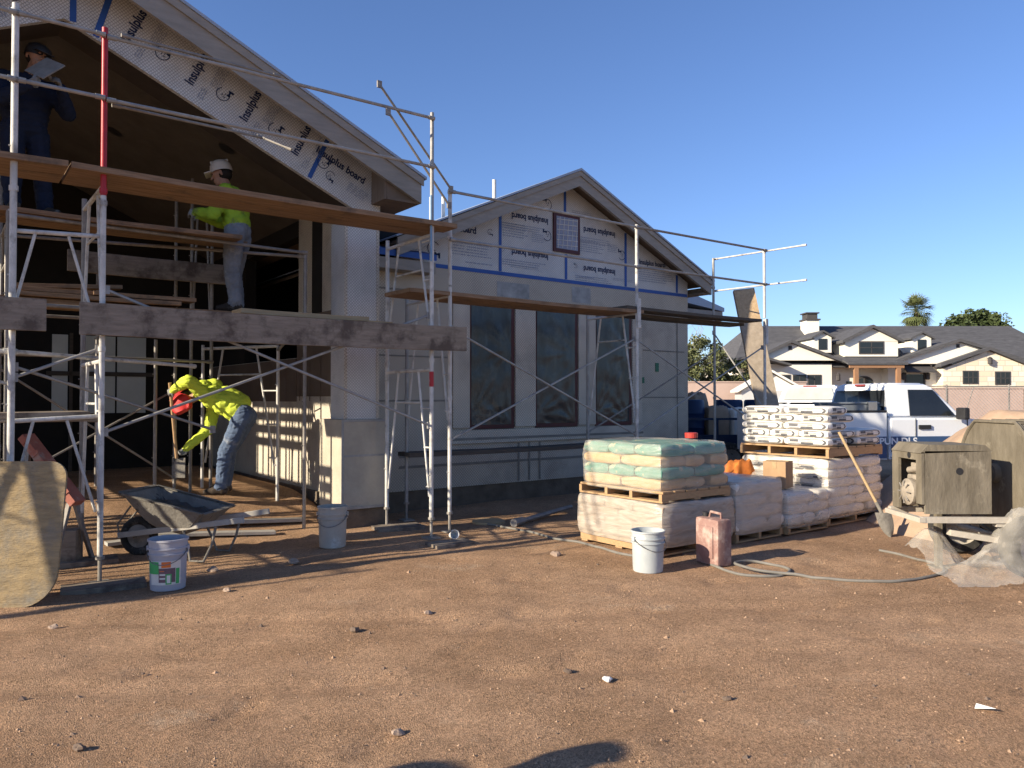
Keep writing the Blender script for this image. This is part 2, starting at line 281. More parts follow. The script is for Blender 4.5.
# ------------------------------------------------------------------ mesh helpers
class MB:
    def __init__(s): s.bm = bmesh.new(); s.mi = 0; s.M = Matrix.Identity(4)
    def v(s, p): return s.bm.verts.new(s.M @ Vector(p))
    def f(s, vs):
        try: f = s.bm.faces.new(vs); f.material_index = s.mi; return f
        except ValueError: return None
    def quad(s, *ps): return s.f([s.v(p) for p in ps])
    def box(s, c, d, rot=None, bev=0):
        m = Matrix.Translation(Vector(c))
        if rot is not None: m = m @ (rot if isinstance(rot, Matrix) else Matrix.Rotation(rot, 4, 'Z'))
        h = [x/2 for x in d]; vs = []
        for sx in (-1, 1):
            for sy in (-1, 1):
                for sz in (-1, 1): vs.append(s.v(m @ Vector((sx*h[0], sy*h[1], sz*h[2]))))
        fs = [s.f([vs[i] for i in q]) for q in ((0, 1, 3, 2), (4, 6, 7, 5), (0, 4, 5, 1), (2, 3, 7, 6), (0, 2, 6, 4), (1, 5, 7, 3))]
        if bev:
            es = list({e for f in fs for e in f.edges})
            bmesh.ops.bevel(s.bm, geom=es, offset=bev, segments=2, affect='EDGES', profile=.6)
        return s
    def bx(s, x0, x1, y0, y1, z0, z1, bev=0):
        return s.box(((x0+x1)/2, (y0+y1)/2, (z0+z1)/2), (abs(x1-x0), abs(y1-y0), abs(z1-z0)), None, bev)
    def beam(s, p0, p1, w, h, up=(0, 0, 1), bev=0):
        p0, p1 = Vector(p0), Vector(p1); d = p1-p0; z = d.normalized(); x = Vector(up).cross(z)
        if x.length < 1e-4: x = Vector((1, 0, 0))
        x.normalize(); y = z.cross(x)
        rot = Matrix((x, y, z)).transposed().to_4x4()
        return s.box((p0+p1)/2, (w, h, d.length), rot, bev)
    def tube(s, p0, p1, r, n=8, r1=None, caps=True):
        return s.path([p0, p1], [r, r if r1 is None else r1], n, caps)
    def path(s, pts, r, n=8, caps=True, closed=False):
        pts = [Vector(p) for p in pts]; k = len(pts)
        rs = r if isinstance(r, (list, tuple)) else [r]*k
        rings = []; ref = None
        for i, p in enumerate(pts):
            if closed: d = pts[(i+1) % k]-pts[i-1]
            else: d = pts[min(i+1, k-1)]-pts[max(i-1, 0)]
            d.normalize()
            if ref is None:
                ref = Vector((0, 0, 1)) if abs(d.z) < .9 else Vector((1, 0, 0))
            x = ref - d*ref.dot(d); x.normalize(); ref = x; y = d.cross(x)
            rings.append([s.v(p + (x*math.cos(2*math.pi*j/n)+y*math.sin(2*math.pi*j/n))*rs[i]) for j in range(n)])
        for i in range(k if closed else k-1):
            a, b = rings[i], rings[(i+1) % k]
            for j in range(n): s.f([a[j], a[(j+1) % n], b[(j+1) % n], b[j]])
        if caps and not closed: s.f(rings[0][::-1]); s.f(rings[-1])
        return s
    def lathe(s, prof, n=24, c=(0, 0, 0), rot=None, cap0=True, cap1=True):
        m = Matrix.Translation(Vector(c)) @ (rot if rot is not None else Matrix.Identity(4)); rings = []
        for r, z in prof: rings.append([s.v(m @ Vector((r*math.cos(2*math.pi*j/n), r*math.sin(2*math.pi*j/n), z))) for j in range(n)])
        for a, b in zip(rings, rings[1:]):
            for j in range(n): s.f([a[j], a[(j+1) % n], b[(j+1) % n], b[j]])
        if cap0: s.f(rings[0][::-1])
        if cap1: s.f(rings[-1])
        return s
    def prism(s, pts, off):
        off = Vector(off); a = [s.v(p) for p in pts]; b = [s.v(Vector(p)+off) for p in pts]; n = len(a)
        s.f(a[::-1]); s.f(b)
        for i in range(n): s.f([a[i], a[(i+1) % n], b[(i+1) % n], b[i]])
        return s
    def ell(s, c, r, rot=None, n=14, k=8):
        m = Matrix.Translation(Vector(c)) @ (rot.to_4x4() if rot is not None else Matrix.Identity(4)); rings = []
        for i in range(1, k):
            t = math.pi*i/k
            rings.append([s.v(m @ Vector((r[0]*math.sin(t)*math.cos(2*math.pi*j/n), r[1]*math.sin(t)*math.sin(2*math.pi*j/n), r[2]*math.cos(t)))) for j in range(n)])
        top = s.v(m @ Vector((0, 0, r[2]))); bot = s.v(m @ Vector((0, 0, -r[2])))
        for a, b in zip(rings, rings[1:]):
            for j in range(n): s.f([a[j], b[j], b[(j+1) % n], a[(j+1) % n]])
        for j in range(n):
            s.f([top, rings[0][j], rings[0][(j+1) % n]]); s.f([bot, rings[-1][(j+1) % n], rings[-1][j]])
        return s
    def mesh(s, name, fix=True):
        me = bpy.data.meshes.new(name)
        if fix: bmesh.ops.recalc_face_normals(s.bm, faces=s.bm.faces)
        s.bm.to_mesh(me); s.bm.free(); return me
    def build(s, name, m, parent=None, sm=False, fix=True):
        me = s.mesh(name, fix)
        for x in (m if isinstance(m, (list, tuple)) else [m]): me.materials.append(M[x] if isinstance(x, str) else x)
        return link(name, me, parent, sm)
def link(name, me, parent=None, sm=False):
    o = bpy.data.objects.new(name, me); COL.objects.link(o)
    if sm:
        me.polygons.foreach_set('use_smooth', [True]*len(me.polygons))
        try: me.set_sharp_from_angle(angle=R(40))
        except Exception: pass
    if parent is not None: o.parent = parent
    return o
def tag(o, label=None, cat=None, group=None, kind=None):
    if label: o['label'] = label
    if cat: o['category'] = cat
    if group: o['group'] = group
    if kind: o['kind'] = kind
    return o
def thing(name, label, cat, loc=(0, 0, 0), rz=0, group=None):
    o = bpy.data.objects.new(name, None); COL.objects.link(o); o.empty_display_size = .1
    o.location = loc; o.rotation_euler = (0, 0, rz)
    return tag(o, label, cat, group)
def copy_tree(o, parent=None):
    c = o.copy(); COL.objects.link(c)
    if parent is not None: c.parent = parent
    for ch in [x for x in bpy.data.objects if x.parent == o]: copy_tree(ch, c)
    return c
def single(mb, name, m, label, cat, loc=(0, 0, 0), rz=0, group=None, sm=False):
    o = mb.build(name, m, None, sm); o.location = loc; o.rotation_euler = (0, 0, rz)
    return tag(o, label, cat, group)

_txt = {}
def text_faces(s):
    """letter shapes of a word as (verts, faces), 1 unit high, centred"""
    if s not in _txt:
        c = bpy.data.curves.new('t', 'FONT'); c.body = s; c.size = 1; c.align_x = 'CENTER'; c.align_y = 'CENTER'; c.offset = .03
        o = bpy.data.objects.new('t', c); COL.objects.link(o); bpy.context.view_layer.update()
        me = bpy.data.meshes.new_from_object(o.evaluated_get(bpy.context.evaluated_depsgraph_get()))
        _txt[s] = ([tuple(v.co) for v in me.vertices], [tuple(p.vertices) for p in me.polygons])
        bpy.data.objects.remove(o); bpy.data.meshes.remove(me)
    return _txt[s]
def add_text(mb, s, centre, ex, ey, size, sx=1.0):
    """writes s on a plane: ex is the reading direction, ey up"""
    vs, fs = text_faces(s); c = Vector(centre); ex = Vector(ex)*size*sx; ey = Vector(ey)*size
    bv = [mb.v(c+ex*v[0]+ey*v[1]) for v in vs]
    for f in fs: mb.f([bv[i] for i in f])

# ------------------------------------------------------------------ ground
def axis(lo, hi, step, far):
    a = [lo + i*step for i in range(int((hi-lo)/step)+1)]
    d = step; x = a[-1]
    right = []
    while x < far: d *= 1.35; x += d; right.append(x)
    d = step; x = a[0]; left = []
    while x > -far: d *= 1.35; x -= d; left.append(x)
    return left[::-1]+a+right
gx, gy = axis(-8, 9, .06, 700), axis(.6, 13, .06, 700)
nx, ny = len(gx), len(gy)
gverts = [(x, y, ground_z(x, y)) for y in gy for x in gx]
gv_ = np.array(gverts); fq = random.Random(21)
for k in range(120):
    fx, fy, fa = fq.uniform(-4.5, 4.5), 1.6+7*fq.random(), fq.uniform(-1, 1)+.6
    ca, sa = math.cos(fa), math.sin(fa); a_ = (gv_[:, 0]-fx)*ca+(gv_[:, 1]-fy)*sa; b_ = -(gv_[:, 0]-fx)*sa+(gv_[:, 1]-fy)*ca
    d2 = (a_/.17)**2+(b_/.07)**2; gv_[:, 2] += -.014*np.exp(-d2**2)+.006*np.exp(-((np.sqrt(d2)-1.35)/.3)**2)
gverts = [tuple(p) for p in gv_]
gfaces = [(j*nx+i, j*nx+i+1, (j+1)*nx+i+1, (j+1)*nx+i) for j in range(ny-1) for i in range(nx-1)]
me = bpy.data.meshes.new('ground'); me.from_pydata(gverts, [], gfaces); me.materials.append(M['dirt'])
g = link('ground', me, None, True); tag(g, 'reddish brown bare dirt of the building site', 'ground', kind='structure')
# loose grit
gr = MB(); q = random.Random(3)
for i in range(15000):
    y = 2.2 + 9*(q.random()**1.7); x = (q.random()*2-1)*(.75*y+.5)
    s_ = .0025 + .006*q.random()**4 + (.012*q.random() if q.random() < .006 else 0)
    z = ground_z(x, y); gr.mi = 1 if q.random() < .13 else 0
    a = q.random()*6.28; sx, sy, sz = s_*(.7+q.random()*.7), s_*(.7+q.random()*.7), s_*(.4+q.random()*.5)
    ca, sa = math.cos(a), math.sin(a)
    P = [(x+ca*dx*sx-sa*dy*sy, y+sa*dx*sx+ca*dy*sy, z+dz*sz) for dx, dy, dz in ((1, 0, 0), (0, 1, 0), (-1, 0, 0), (0, -1, 0), (.2, .1, 1.3))]
    vs = [gr.v(p) for p in P]
    for k in range(4): gr.f([vs[k], vs[(k+1) % 4], vs[4]])
for i in range(260):
    y = 2.3+8*q.random()**1.4; x = (q.random()*2-1)*(.72*y+.4); s_ = .007+.014*q.random()**3; gr.mi = 1 if q.random() < .75 else 0; z = ground_z(x, y)
    vs = [gr.v((x+s_*(.6+.6*q.random())*math.cos(a), y+s_*(.6+.6*q.random())*math.sin(a), z-.002)) for a in (0, 1.2, 2.5, 3.8, 5.1)]; tv = gr.v((x+.2*s_, y, z+s_*(.5+.5*q.random())))
    for k in range(5): gr.f([vs[k], vs[(k+1) % 5], tv])
tag(gr.build('gravel', ['gravel', 'gravel_dark'], fix=False), 'fine loose grit scattered over the dirt', 'gravel', kind='stuff')

# ------------------------------------------------------------------ the unfinished house
house = thing('unfinished_house', 'unfinished single storey house with printed foam gables and open patio', 'house', W(0, 0), A)
SL = .46                           # roof pitch
WA, WZ = -4.19, 5.04               # wing apex (underside of the printed band)
# --- wing: printed foam band under the barge board
def band_z(u): return WZ - SL*abs(u-WA)
b = MB()
for s in (1, -1):
    e = WA+s*3.27
    pts = [(WA, -.85, WZ), (e, -.85, band_z(e)), (e, -.85, band_z(e)+.63), (WA, -.85, WZ+.63)]
    b.prism(pts, (0, .06, 0))
band = b.build('patio_gable_panel', 'foam', house)
b = MB()
for s in (1, -1):
    e = WA+s*3.27
    b.prism([(WA, -.788, WZ+.012), (e, -.788, band_z(e)+.012), (e, -.788, band_z(e)+.55), (WA, -.788, WZ+.55)], (0, .40, 0))
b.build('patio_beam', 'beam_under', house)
es = Vector((math.cos(math.atan(SL)), 0, -math.sin(math.atan(SL)))); en = Vector((math.sin(math.atan(SL)), 0, math.cos(math.atan(SL))))
pr = MB(); pp = MB(); tp = MB()
def logo(mb, c, ex, ey, s):
    """round figure mark with a wrench shape beside it"""
    c = Vector(c); ex, ey = Vector(ex), Vector(ey)
    n = 18
    for i in range(n-4):
        a0, a1 = 2*math.pi*i/n+.6, 2*math.pi*(i+1)/n+.6
        mb.quad(*[c+(ex*math.cos(a)+ey*math.sin(a))*r*s for a, r in ((a0, 1), (a1, 1), (a1, .88), (a0, .88))])
    for dx, dy, w, h in ((-.1, .1, .25, .12), (.15, -.25, .3, .1), (-.3, -.3, .12, .3), (.55, -.75, .9, .28), (.9, -.9, .3, .75), (.25, -.7, .25, .5)):
        mb.quad(*[c+(ex*(dx+px*w/2)+ey*(dy+py*h/2))*s for px, py in ((-1, -1), (1, -1), (1, 1), (-1, 1))])
def small_print(mb, c, ex, ey, w, h, rows, q):
    c = Vector(c); ex, ey = Vector(ex), Vector(ey)
    for r in range(rows):
        y = h*(.5-(r+.5)/rows); t = h/rows*.38; x = -w/2; x1 = w/2*(.5+.5*q.random())
        while x < x1:
            l = .015+.05*q.random()
            mb.quad(*[c+ex*xx+ey*yy for xx, yy in ((x, y-t/2), (min(x+l, x1), y-t/2), (min(x+l, x1), y+t/2), (x, y+t/2))]); x += l+.012
q = random.Random(5)
VF = -.854
for i, u in enumerate((-6.6, -5.95, -5.3, -4.75, -3.72, -3.13, -2.58, -2.02)):
    sgn = 1 if u > WA else -1
    n_ = Vector((sgn*en.x, 0, en.z)); e_ = Vector((es.x, 0, sgn*es.z))
    base = Vector((u, VF, band_z(u)))
    add_text(pr, 'Insulplus', base+n_*.34+e_*-.02, n_, -e_, .128, .86)
    small_print(pp, base+n_*.40+e_*.20, n_, -e_, .25, .11, 6, q)
    small_print(pp, base+n_*.16+e_*.13, n_, -e_, .16, .07, 3, q)
    logo(pr, base+n_*.27+e_*.30, n_, -e_, .072)
add_text(pr, 'Insulplus board', Vector((-1.42, VF, band_z(-1.42)+.40)), es, en, .118, .9)
logo(pr, Vector((-1.55, VF, band_z(-1.55)+.20)), es, en, .055)
small_print(pp, Vector((-1.2, VF, band_z(-1.2)+.22)), es, en, .3, .12, 5, q)
for u, w in ((-1.80, .05), (-4.12, .055), (-3.93, .055)):
    c = Vector((u, VF, band_z(u)+.02)); lean = en if u > -3 else Vector((0 if u < -4 else .28, 0, 1)).normalized()
    side = Vector((lean.z, 0, -lean.x))
    tp.quad(c-side*w/2, c+side*w/2, c+side*w/2+lean*.56, c-side*w/2+lean*.56)
pr.build('printing', 'ink', band, fix=False); pp.build('fine_print', 'ink_pale', band, fix=False); tp.build('seam_tape', 'tape', band, fix=False)
# --- wing roof
for s in (1, -1):
    e = WA+(3.6 if s > 0 else -3.2)  # unseen left eave cut short to let sun onto the patio side wall
    def top(u): return 5.73-SL*abs(u-WA)
    m = MB(); m.prism([(WA, -1.25, top(WA)-.02), (e, -1.25, top(e)-.02), (e, -1.25, top(e)-.30), (WA, -1.25, top(WA)-.30)], (0, .05, 0))
    m.prism([(WA, -1.275, top(WA)), (e+s*.02, -1.275, top(e+s*.02)), (e+s*.02, -1.275, top(e+s*.02)-.085), (WA, -1.275, top(WA)-.085)], (0, .024, 0))
    bb = m.build('barge_board', 'barge', house)
    m = MB(); m.prism([(WA, -1.29, top(WA)+.035), (e+s*.05, -1.29, top(e+s*.05)+.035), (e+s*.05, -1.29, top(e+s*.05)+.004), (WA, -1.29, top(WA)+.004)], (0, 7.0, 0))
    m.build('roof', 'roof_edge', house)
    m = MB(); m.prism([(WA, -1.195, top(WA)-.02), (e, -1.195, top(e)-.02), (e, -1.195, top(e)-.09), (WA, -1.195, top(WA)-.09)], (0, 6.6, 0)); m.build('roof_deck', 'soffit', house)
    m = MB(); m.bx(e-s*.42, e, -1.198, 5.2, top(e)-.30, top(e)-.275); m.bx(e-s*.045, e, -1.198, 5.2, top(e)-.27, top(e)-.095); m.bx(e-s*.45, e-s*.425, -1.19, -.86, top(e)-.30, top(e-s*.45)-.10); m.prism([(e-s*.42, -1.185, top(e)-.274), (e-s*.01, -1.185, top(e)-.274), (e-s*.01, -1.185, top(e)-.10), (e-s*.42, -1.185, top(e-s*.42)-.10)], (0, .02, 0)); m.build('eave_soffit', 'soffit', house)
# --- wing ceiling, side wall, rear wall
m = MB()
for s in (1, -1):
    e = WA+s*3.1
    m.prism([(WA, -.385, WZ+.30), (e, -.385, band_z(e)+.30), (e, -.385, band_z(e)+.36), (WA, -.385, WZ+.36)], (0, 5.6, 0))
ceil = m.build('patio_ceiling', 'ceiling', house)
m = MB(); th = math.atan(SL)
rotc = Matrix.Rotation(th, 4, 'Y')
for u, v in ((-2.35, .35), (-3.3, 1.9), (-5.2, .6)):
    m.lathe([(.10, -.004), (.09, .0)], 20, (u, v, WZ+.30-SL*abs(u-WA)-.003), Matrix.Rotation(th if u > WA else -th, 4, 'Y'))
m.build('light_opening', 'black_plastic', ceil)
m = MB()
m.bx(-1.15, -.95, -.30, 1.10, .30, 4.0); m.bx(-1.15, -.95, 1.10, 5.2, .30, 2.05)
sw = m.build('patio_side_wall', 'lath_pale', house)
m = MB(); m.bx(-1.165, -1.15, 1.15, 5.2, 1.45, 2.04); m.bx(-1.162, -1.15, -.28, 1.12, 1.52, 2.6)
for v in (-.05, .3, .65, 1.0, 1.5, 2.1, 2.7): m.bx(-1.168, -1.166, v, v+.02, 1.46, 2.03)
m.build('paper_strip', 'paper_wall', sw)
m = MB(); m.bx(-1.19, -.97, -.30, 5.2, -.1, .298); m.build('stem_wall', 'stem', house)
m = MB(); m.bx(-8.0, -.95, 5.2, 5.4, 0, 5.4)
rw = m.build('patio_rear_wall', 'felt', house)
m = MB()
for k in range(3):
    m.bx(-3.62+k*.47, -3.62+k*.47+(.22 if k == 0 else .44), 5.17, 5.19, 1.25, 2.52)
dr = m.build('patio_door', 'pink_panel', house)
m = MB(); m.bx(-3.7, -2.1, 5.14, 5.168, 1.86, 1.93); m.bx(-3.38, -3.33, 5.14, 5.168, .3, 2.55); m.build('door_brace', 'plank_dark', dr)
m = MB(); m.bx(-8.0, -7.85, 3.6, 5.2, .0, 4.0); m.build('patio_left_wall', 'felt', house)  # out of view, kept short so the sun enters the patio
# inner rooms behind the opening, unlit
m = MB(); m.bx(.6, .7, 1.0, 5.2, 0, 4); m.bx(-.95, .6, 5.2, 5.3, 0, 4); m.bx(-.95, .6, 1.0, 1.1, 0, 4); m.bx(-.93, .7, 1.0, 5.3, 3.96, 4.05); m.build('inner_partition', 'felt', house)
m = MB(); m.bx(-1.14, -.96, 3.4, 5.19, 2.052, 4.05); m.bx(-1.14, -.96, 1.102, 3.4, 3.72, 4.05); m.bx(-1.158, -1.1505, .30, .62, 2.1, 3.9); m.build('papered_wall', 'felt', house)  # black strip paints in a shaded gap; header darkened to read as the opening
# --- wing corner column on its pedestal
m = MB(); m.bx(-1.36, -.94, -.846, -.45, 1.25, 3.56, .008)
col = m.build('patio_column', 'foam', house)
m = MB(); m.bx(-1.37, -1.335, -.853, -.847, 1.26, 3.5); m.bx(-.965, -.93, -.853, -.847, 1.26, 3.5); m.build('corner_bead', 'lath_pale', col)
m = MB(); m.bx(-1.41, -.81, -.87, -.25, .22, 1.25, .006)
ped = m.build('column_pedestal', 'stucco', house)
m = MB()
for x in (-1.412, -.838): m.bx(x, x+.03, -.878, -.871, .22, 1.25)
m.bx(-1.38, -.84, -.878, -.871, .22, .25); m.bx(-1.38, -.84, -.878, -.871, 1.222, 1.25); m.bx(-1.38, -.84, -.8745, -.8712, .82, .845)
m.build('corner_bead', 'galv', ped)
m = MB(); m.bx(-1.39, -.83, -.84, -.25, -.1, .218); m.build('pedestal_footing', 'stem', ped)
m = MB(); m.bx(-7.55, -7.13, -.846, -.45, 0, 3.6); m.build('patio_column', 'foam', house)

# --- right hand block: wall, sill trims, windows
GA = 2.71
WIN = ((.92, 1.71), (2.11, 2.96), (3.34, 4.16))
m = MB()
xs = [-.94]
for a, c in WIN: xs += [a, c]
xs.append(5.6)
for i in range(0, len(xs), 2): m.bx(xs[i], xs[i+1], 0, .2, .26, 3.30)
for a, c in WIN: m.bx(a, c, 0, .2, .26, 1.05); m.bx(a, c, 0, .2, 2.90, 3.30)
m.bx(5.4, 5.6, .2, 8, .26, 3.30)
wall = m.build('front_wall', 'lath', house)
m = MB()
for a, c in ((.62, .92), (1.71, 2.11), (2.96, 3.34), (4.16, 4.40)): m.bx(a+.01, c-.01, -.035, -.001, 1.08, 2.86)
m.bx(.60, 4.42, -.05, -.001, .86, 1.045)
m.build('foam_trim', 'lath_pale', wall)
m = MB()
for z in (.56, .70, .905): m.bx(-.2 if z != .905 else .62, 5.55 if z != .905 else 4.4, -.0075 if z != .905 else -.0545, -.004 if z != .905 else -.051, z, z+.035)
for u in (1.78, 1.98, 2.18): m.bx(u, u+.03, -.0115, -.008, .28, .84)
m.bx(-.9, 5.5, -.0075, -.004, 2.93, 2.955); m.bx(-.9, .6, -.0075, -.004, 1.45, 1.475); m.bx(-.9, .6, -.0075, -.004, 2.05, 2.07)
m.bx(4.45, 5.5, -.0075, -.004, 1.5, 1.52); m.bx(4.45, 5.5, -.0075, -.004, 2.3, 2.32); m.bx(5.3, 5.32, -.0115, -.008, .3, 2.9)
m.build('lath_seam', mat('lath_seam', (.24, .225, .195), (.16, .15, .13), 6, .8, bump=0), wall)
m = MB(); m.bx(4.75, 4.83, -.014, -.003, 1.95, 2.1); m.bx(4.42, 4.47, -.014, -.003, 1.75, 1.85); m.build('outlet_box', mat('box_green', (.03, .16, .09), None, 5, .5), wall)
m = MB(); m.bx(-.94, 5.57, .02, .2, -.1, .258); m.bx(5.42, 5.57, .2, 8, -.1, .258); m.build('stem_wall', 'stem', house)
for a, c in WIN:
    m = MB(); t = .06
    m.bx(a+.004, a+t, -.018, .07, 1.056, 2.894); m.bx(c-t, c-.004, -.018, .07, 1.056, 2.894); m.bx(a+t, c-t, -.018, .07, 1.056, 1.056+t); m.bx(a+t, c-t, -.018, .07, 2.894-t, 2.894)
    wf = m.build('window', 'maroon', house)
    # plastic film: a gently billowing sheet with folds gathered at the corners
    me = bpy.data.meshes.new('film'); n = 26; vv = []; ff = []
    for j in range(n*2+1):
        for i in range(n+1):
            s_, t_ = i/n, j/(2*n)
            x, z = a+.02+(c-a-.085)*s_, 1.115+1.76*t_
            cr = .006*noise.noise(Vector((s_*4+a*3, t_*7, 1)))+.003*noise.noise(Vector((s_*14+a*3, t_*9-s_*6, 1)))
            for cx_, cz_, am in ((1, 0, .005), (0, .08, .004), (1, .62, .0025)):
                d_ = math.hypot((cx_-s_)*.8, (cz_-t_)*1.8); an_ = math.atan2((t_-cz_)*1.8+.001, abs(cx_-s_)*.8+.001)
                cr += am*max(0, 1-d_/.95)*min(1, d_*6)*math.sin(13*an_+5*noise.noise(Vector((an_*2, a, cx_))))
            vv.append((x, -.024+max(-.016, min(cr, .008)), z))
    for j in range(2*n):
        for i in range(n): ff.append((j*(n+1)+i, j*(n+1)+i+1, (j+1)*(n+1)+i+1, (j+1)*(n+1)+i))
    me.from_pydata(vv, [], ff); me.materials.append(M['plastic_win']); link('plastic_film', me, wf, True)
    m = MB(); m.bx(a+t, c-t, .05, .06, 1.1, 2.85); m.build('pane', 'glass_dark', wf)
# --- right gable: printed foam boards
def gz_(u): return 4.86-.452*abs(u-GA)
m = MB(); m.prism([(-.18, 0, 3.305), (5.6, 0, 3.305), (5.6, 0, gz_(5.6)), (GA, 0, gz_(GA)), (-.18, 0, gz_(-.18))], (0, .18, 0))
gab = m.build('gable_panel', 'foam', house)
pr = MB(); pp = MB(); tp = MB()
VF = -.004; X, Z = Vector((1, 0, 0)), Vector((0, 0, 1))
for u, z in ((2.02, 4.20), (2.02, 3.66), (3.45, 4.18), (3.45, 3.56)):
    add_text(pr, 'Insulplus board', (u, VF, z), -X, -Z, .125, .92); logo(pr, (u-.52, VF, z+.02), -X, -Z, .035)
    small_print(pp, (u-.1, VF, z-.16), X, Z, .85, .10, 3, q)
add_text(pr, 'Insulplus board', (.66, VF, 3.88), X, Z, .13, .95); add_text(pr, 'Insulplus board', (4.68, VF, 3.80), X, Z, .115, .9)
logo(pr, (1.28, VF, 3.90), X, Z, .045); logo(pr, (.33, VF, 3.55), X, Z, .10); logo(pr, (3.95, VF, 3.86), -X, -Z, .08); logo(pr, (2.52-.17, VF, 3.98), -X, -Z, .08)
logo(pr, (2.35, VF, 4.46), -X, -Z, .09); logo(pr, (5.0, VF, 3.82), X, Z, .03)
for c, w, h, r in (((1.75, 3.98), .5, .22, 6), ((2.2, 3.92), .3, .14, 5), ((1.1, 3.62), .45, .24, 6), ((.75, 3.60), .3, .2, 5), ((1.1, 3.42), .5, .04, 1), ((1.0, 4.05), .4, .05, 1),
                   ((3.3, 3.92), .55, .2, 6), ((3.75, 3.95), .25, .14, 5), ((4.75, 3.58), .9, .22, 6), ((3.2, 3.42), .4, .04, 1), ((5.1, 3.62), .3, .2, 6), ((3.1, 4.42), .5, .08, 3), ((1.95, 3.45), .6, .05, 2), ((4.0, 3.45), .5, .05, 2)):
    small_print(pp, (c[0], VF, c[1]), X, Z, w, h, r, q)
tp.bx(-.16, 5.58, -.0065, -.003, 3.29, 3.345)
for u, z0, z1 in ((1.46, 3.35, 4.28), (2.73, 3.35, 3.74), (2.71, 4.40, 4.84), (4.04, 3.35, 4.24), (5.31, 3.35, 3.66)): tp.bx(u-.025, u+.025, -.006, -.0025, z0, z1)
pr.build('printing', 'ink', gab, fix=False); pp.build('fine_print', 'ink_pale', gab, fix=False); tp.build('seam_tape', 'tape', gab)
m = MB(); m.bx(2.46, 3.0, -.03, -.002, 3.76, 4.36); vw = m.build('gable_window', 'maroon', house)
m = MB(); m.bx(2.51, 2.95, -.036, -.031, 3.81, 4.31); pf = m.build('plastic_film', mat('vent_film', (.30, .31, .38), (.20, .21, .27), 7, .25, bump=.6, bscale=9), vw)
m = MB()
for i in range(5): m.tube((2.54+i*.09, -.04, 3.82), (2.58+i*.09, -.04, 4.30), .005, 5)
for i in range(6): m.tube((2.52, -.04, 3.86+i*.08), (2.94, -.04, 3.88+i*.08), .005, 5)
m.build('lath_wire', 'lab_white', vw)
m = MB(); m.bx(1.4, 2.0, -.004, -.002, 2.98, 3.2); m.bx(2.85, 3.25, -.004, -.002, 3.0, 3.25); m.build('damp_stain', mat('damp', (.20, .21, .20), (.44, .44, .43), 3.5, .9, bump=0), wall)
def gt(u): return 4.97-.452*abs(u-GA)
for s in (1, -1):
    e = GA+s*3.12
    m = MB(); m.prism([(GA, -.35, gt(GA)-.03), (e, -.35, gt(e)-.03), (e, -.35, gt(e)-.24), (GA, -.35, gt(GA)-.24)], (0, .05, 0))
    m.prism([(GA, -.372, gt(GA)-.01), (e+s*.015, -.372, gt(e)-.01), (e+s*.015, -.372, gt(e)-.085), (GA, -.372, gt(GA)-.085)], (0, .021, 0))
    m.build('barge_board', 'barge', house)
    m = MB(); m.prism([(GA, -.39, gt(GA)+.03), (e+s*.04, -.39, gt(e)+.015), (e+s*.04, -.39, gt(e)-.006), (GA, -.39, gt(GA)-.006)], (0, 8.4, 0)); m.build('roof', 'roof_edge', house)
    m = MB(); m.prism([(GA, -.298, gt(GA)-.03), (e, -.298, gt(e)-.03), (e, -.298, gt(e)-.08), (GA, -.298, gt(GA)-.08)], (0, 8.1, 0)); m.build('roof_deck', 'soffit', house)
m = MB(); m.bx(5.61, 5.83, -.298, 7.8, 3.325, 3.35); m.bx(5.79, 5.83, -.298, 7.8, 3.352, 3.46); m.build('eave_soffit', 'soffit', house)
# low side roof beyond the gable and the connecting roof behind the column
m = MB(); m.prism([(5.62, 1.2, 3.55), (8.2, 1.2, 3.32), (8.2, 1.2, 3.40), (5.62, 1.2, 3.95)], (0, 5, 0)); sr = m.build('side_roof', 'roof_edge', house)
m = MB(); m.bx(5.62, 8.16, 1.215, 6.1, 3.12, 3.315); m.build('fascia', 'barge', sr)
m = MB(); m.prism([(-1.0, -.30, 3.32), (.2, -.30, 3.32), (.2, -.30, 3.40), (-1.0, -.30, 3.40)], (0, .35, .10)); m.build('link_roof', 'tape', house)
m = MB(); m.bx(-1.0, .2, -.27, .02, 3.16, 3.30); m.build('link_fascia', 'barge', house)
for u, h, r in ((2.79, .36, .035), (1.73, .30, .03), (1.49, .36, .03)):
    m = MB(); z = gt(u)
    m.tube((u, 2.0, z-.03), (u, 2.0, z+h+.08), r, 12); m.build('vent_pipe', 'lab_white', house, True)

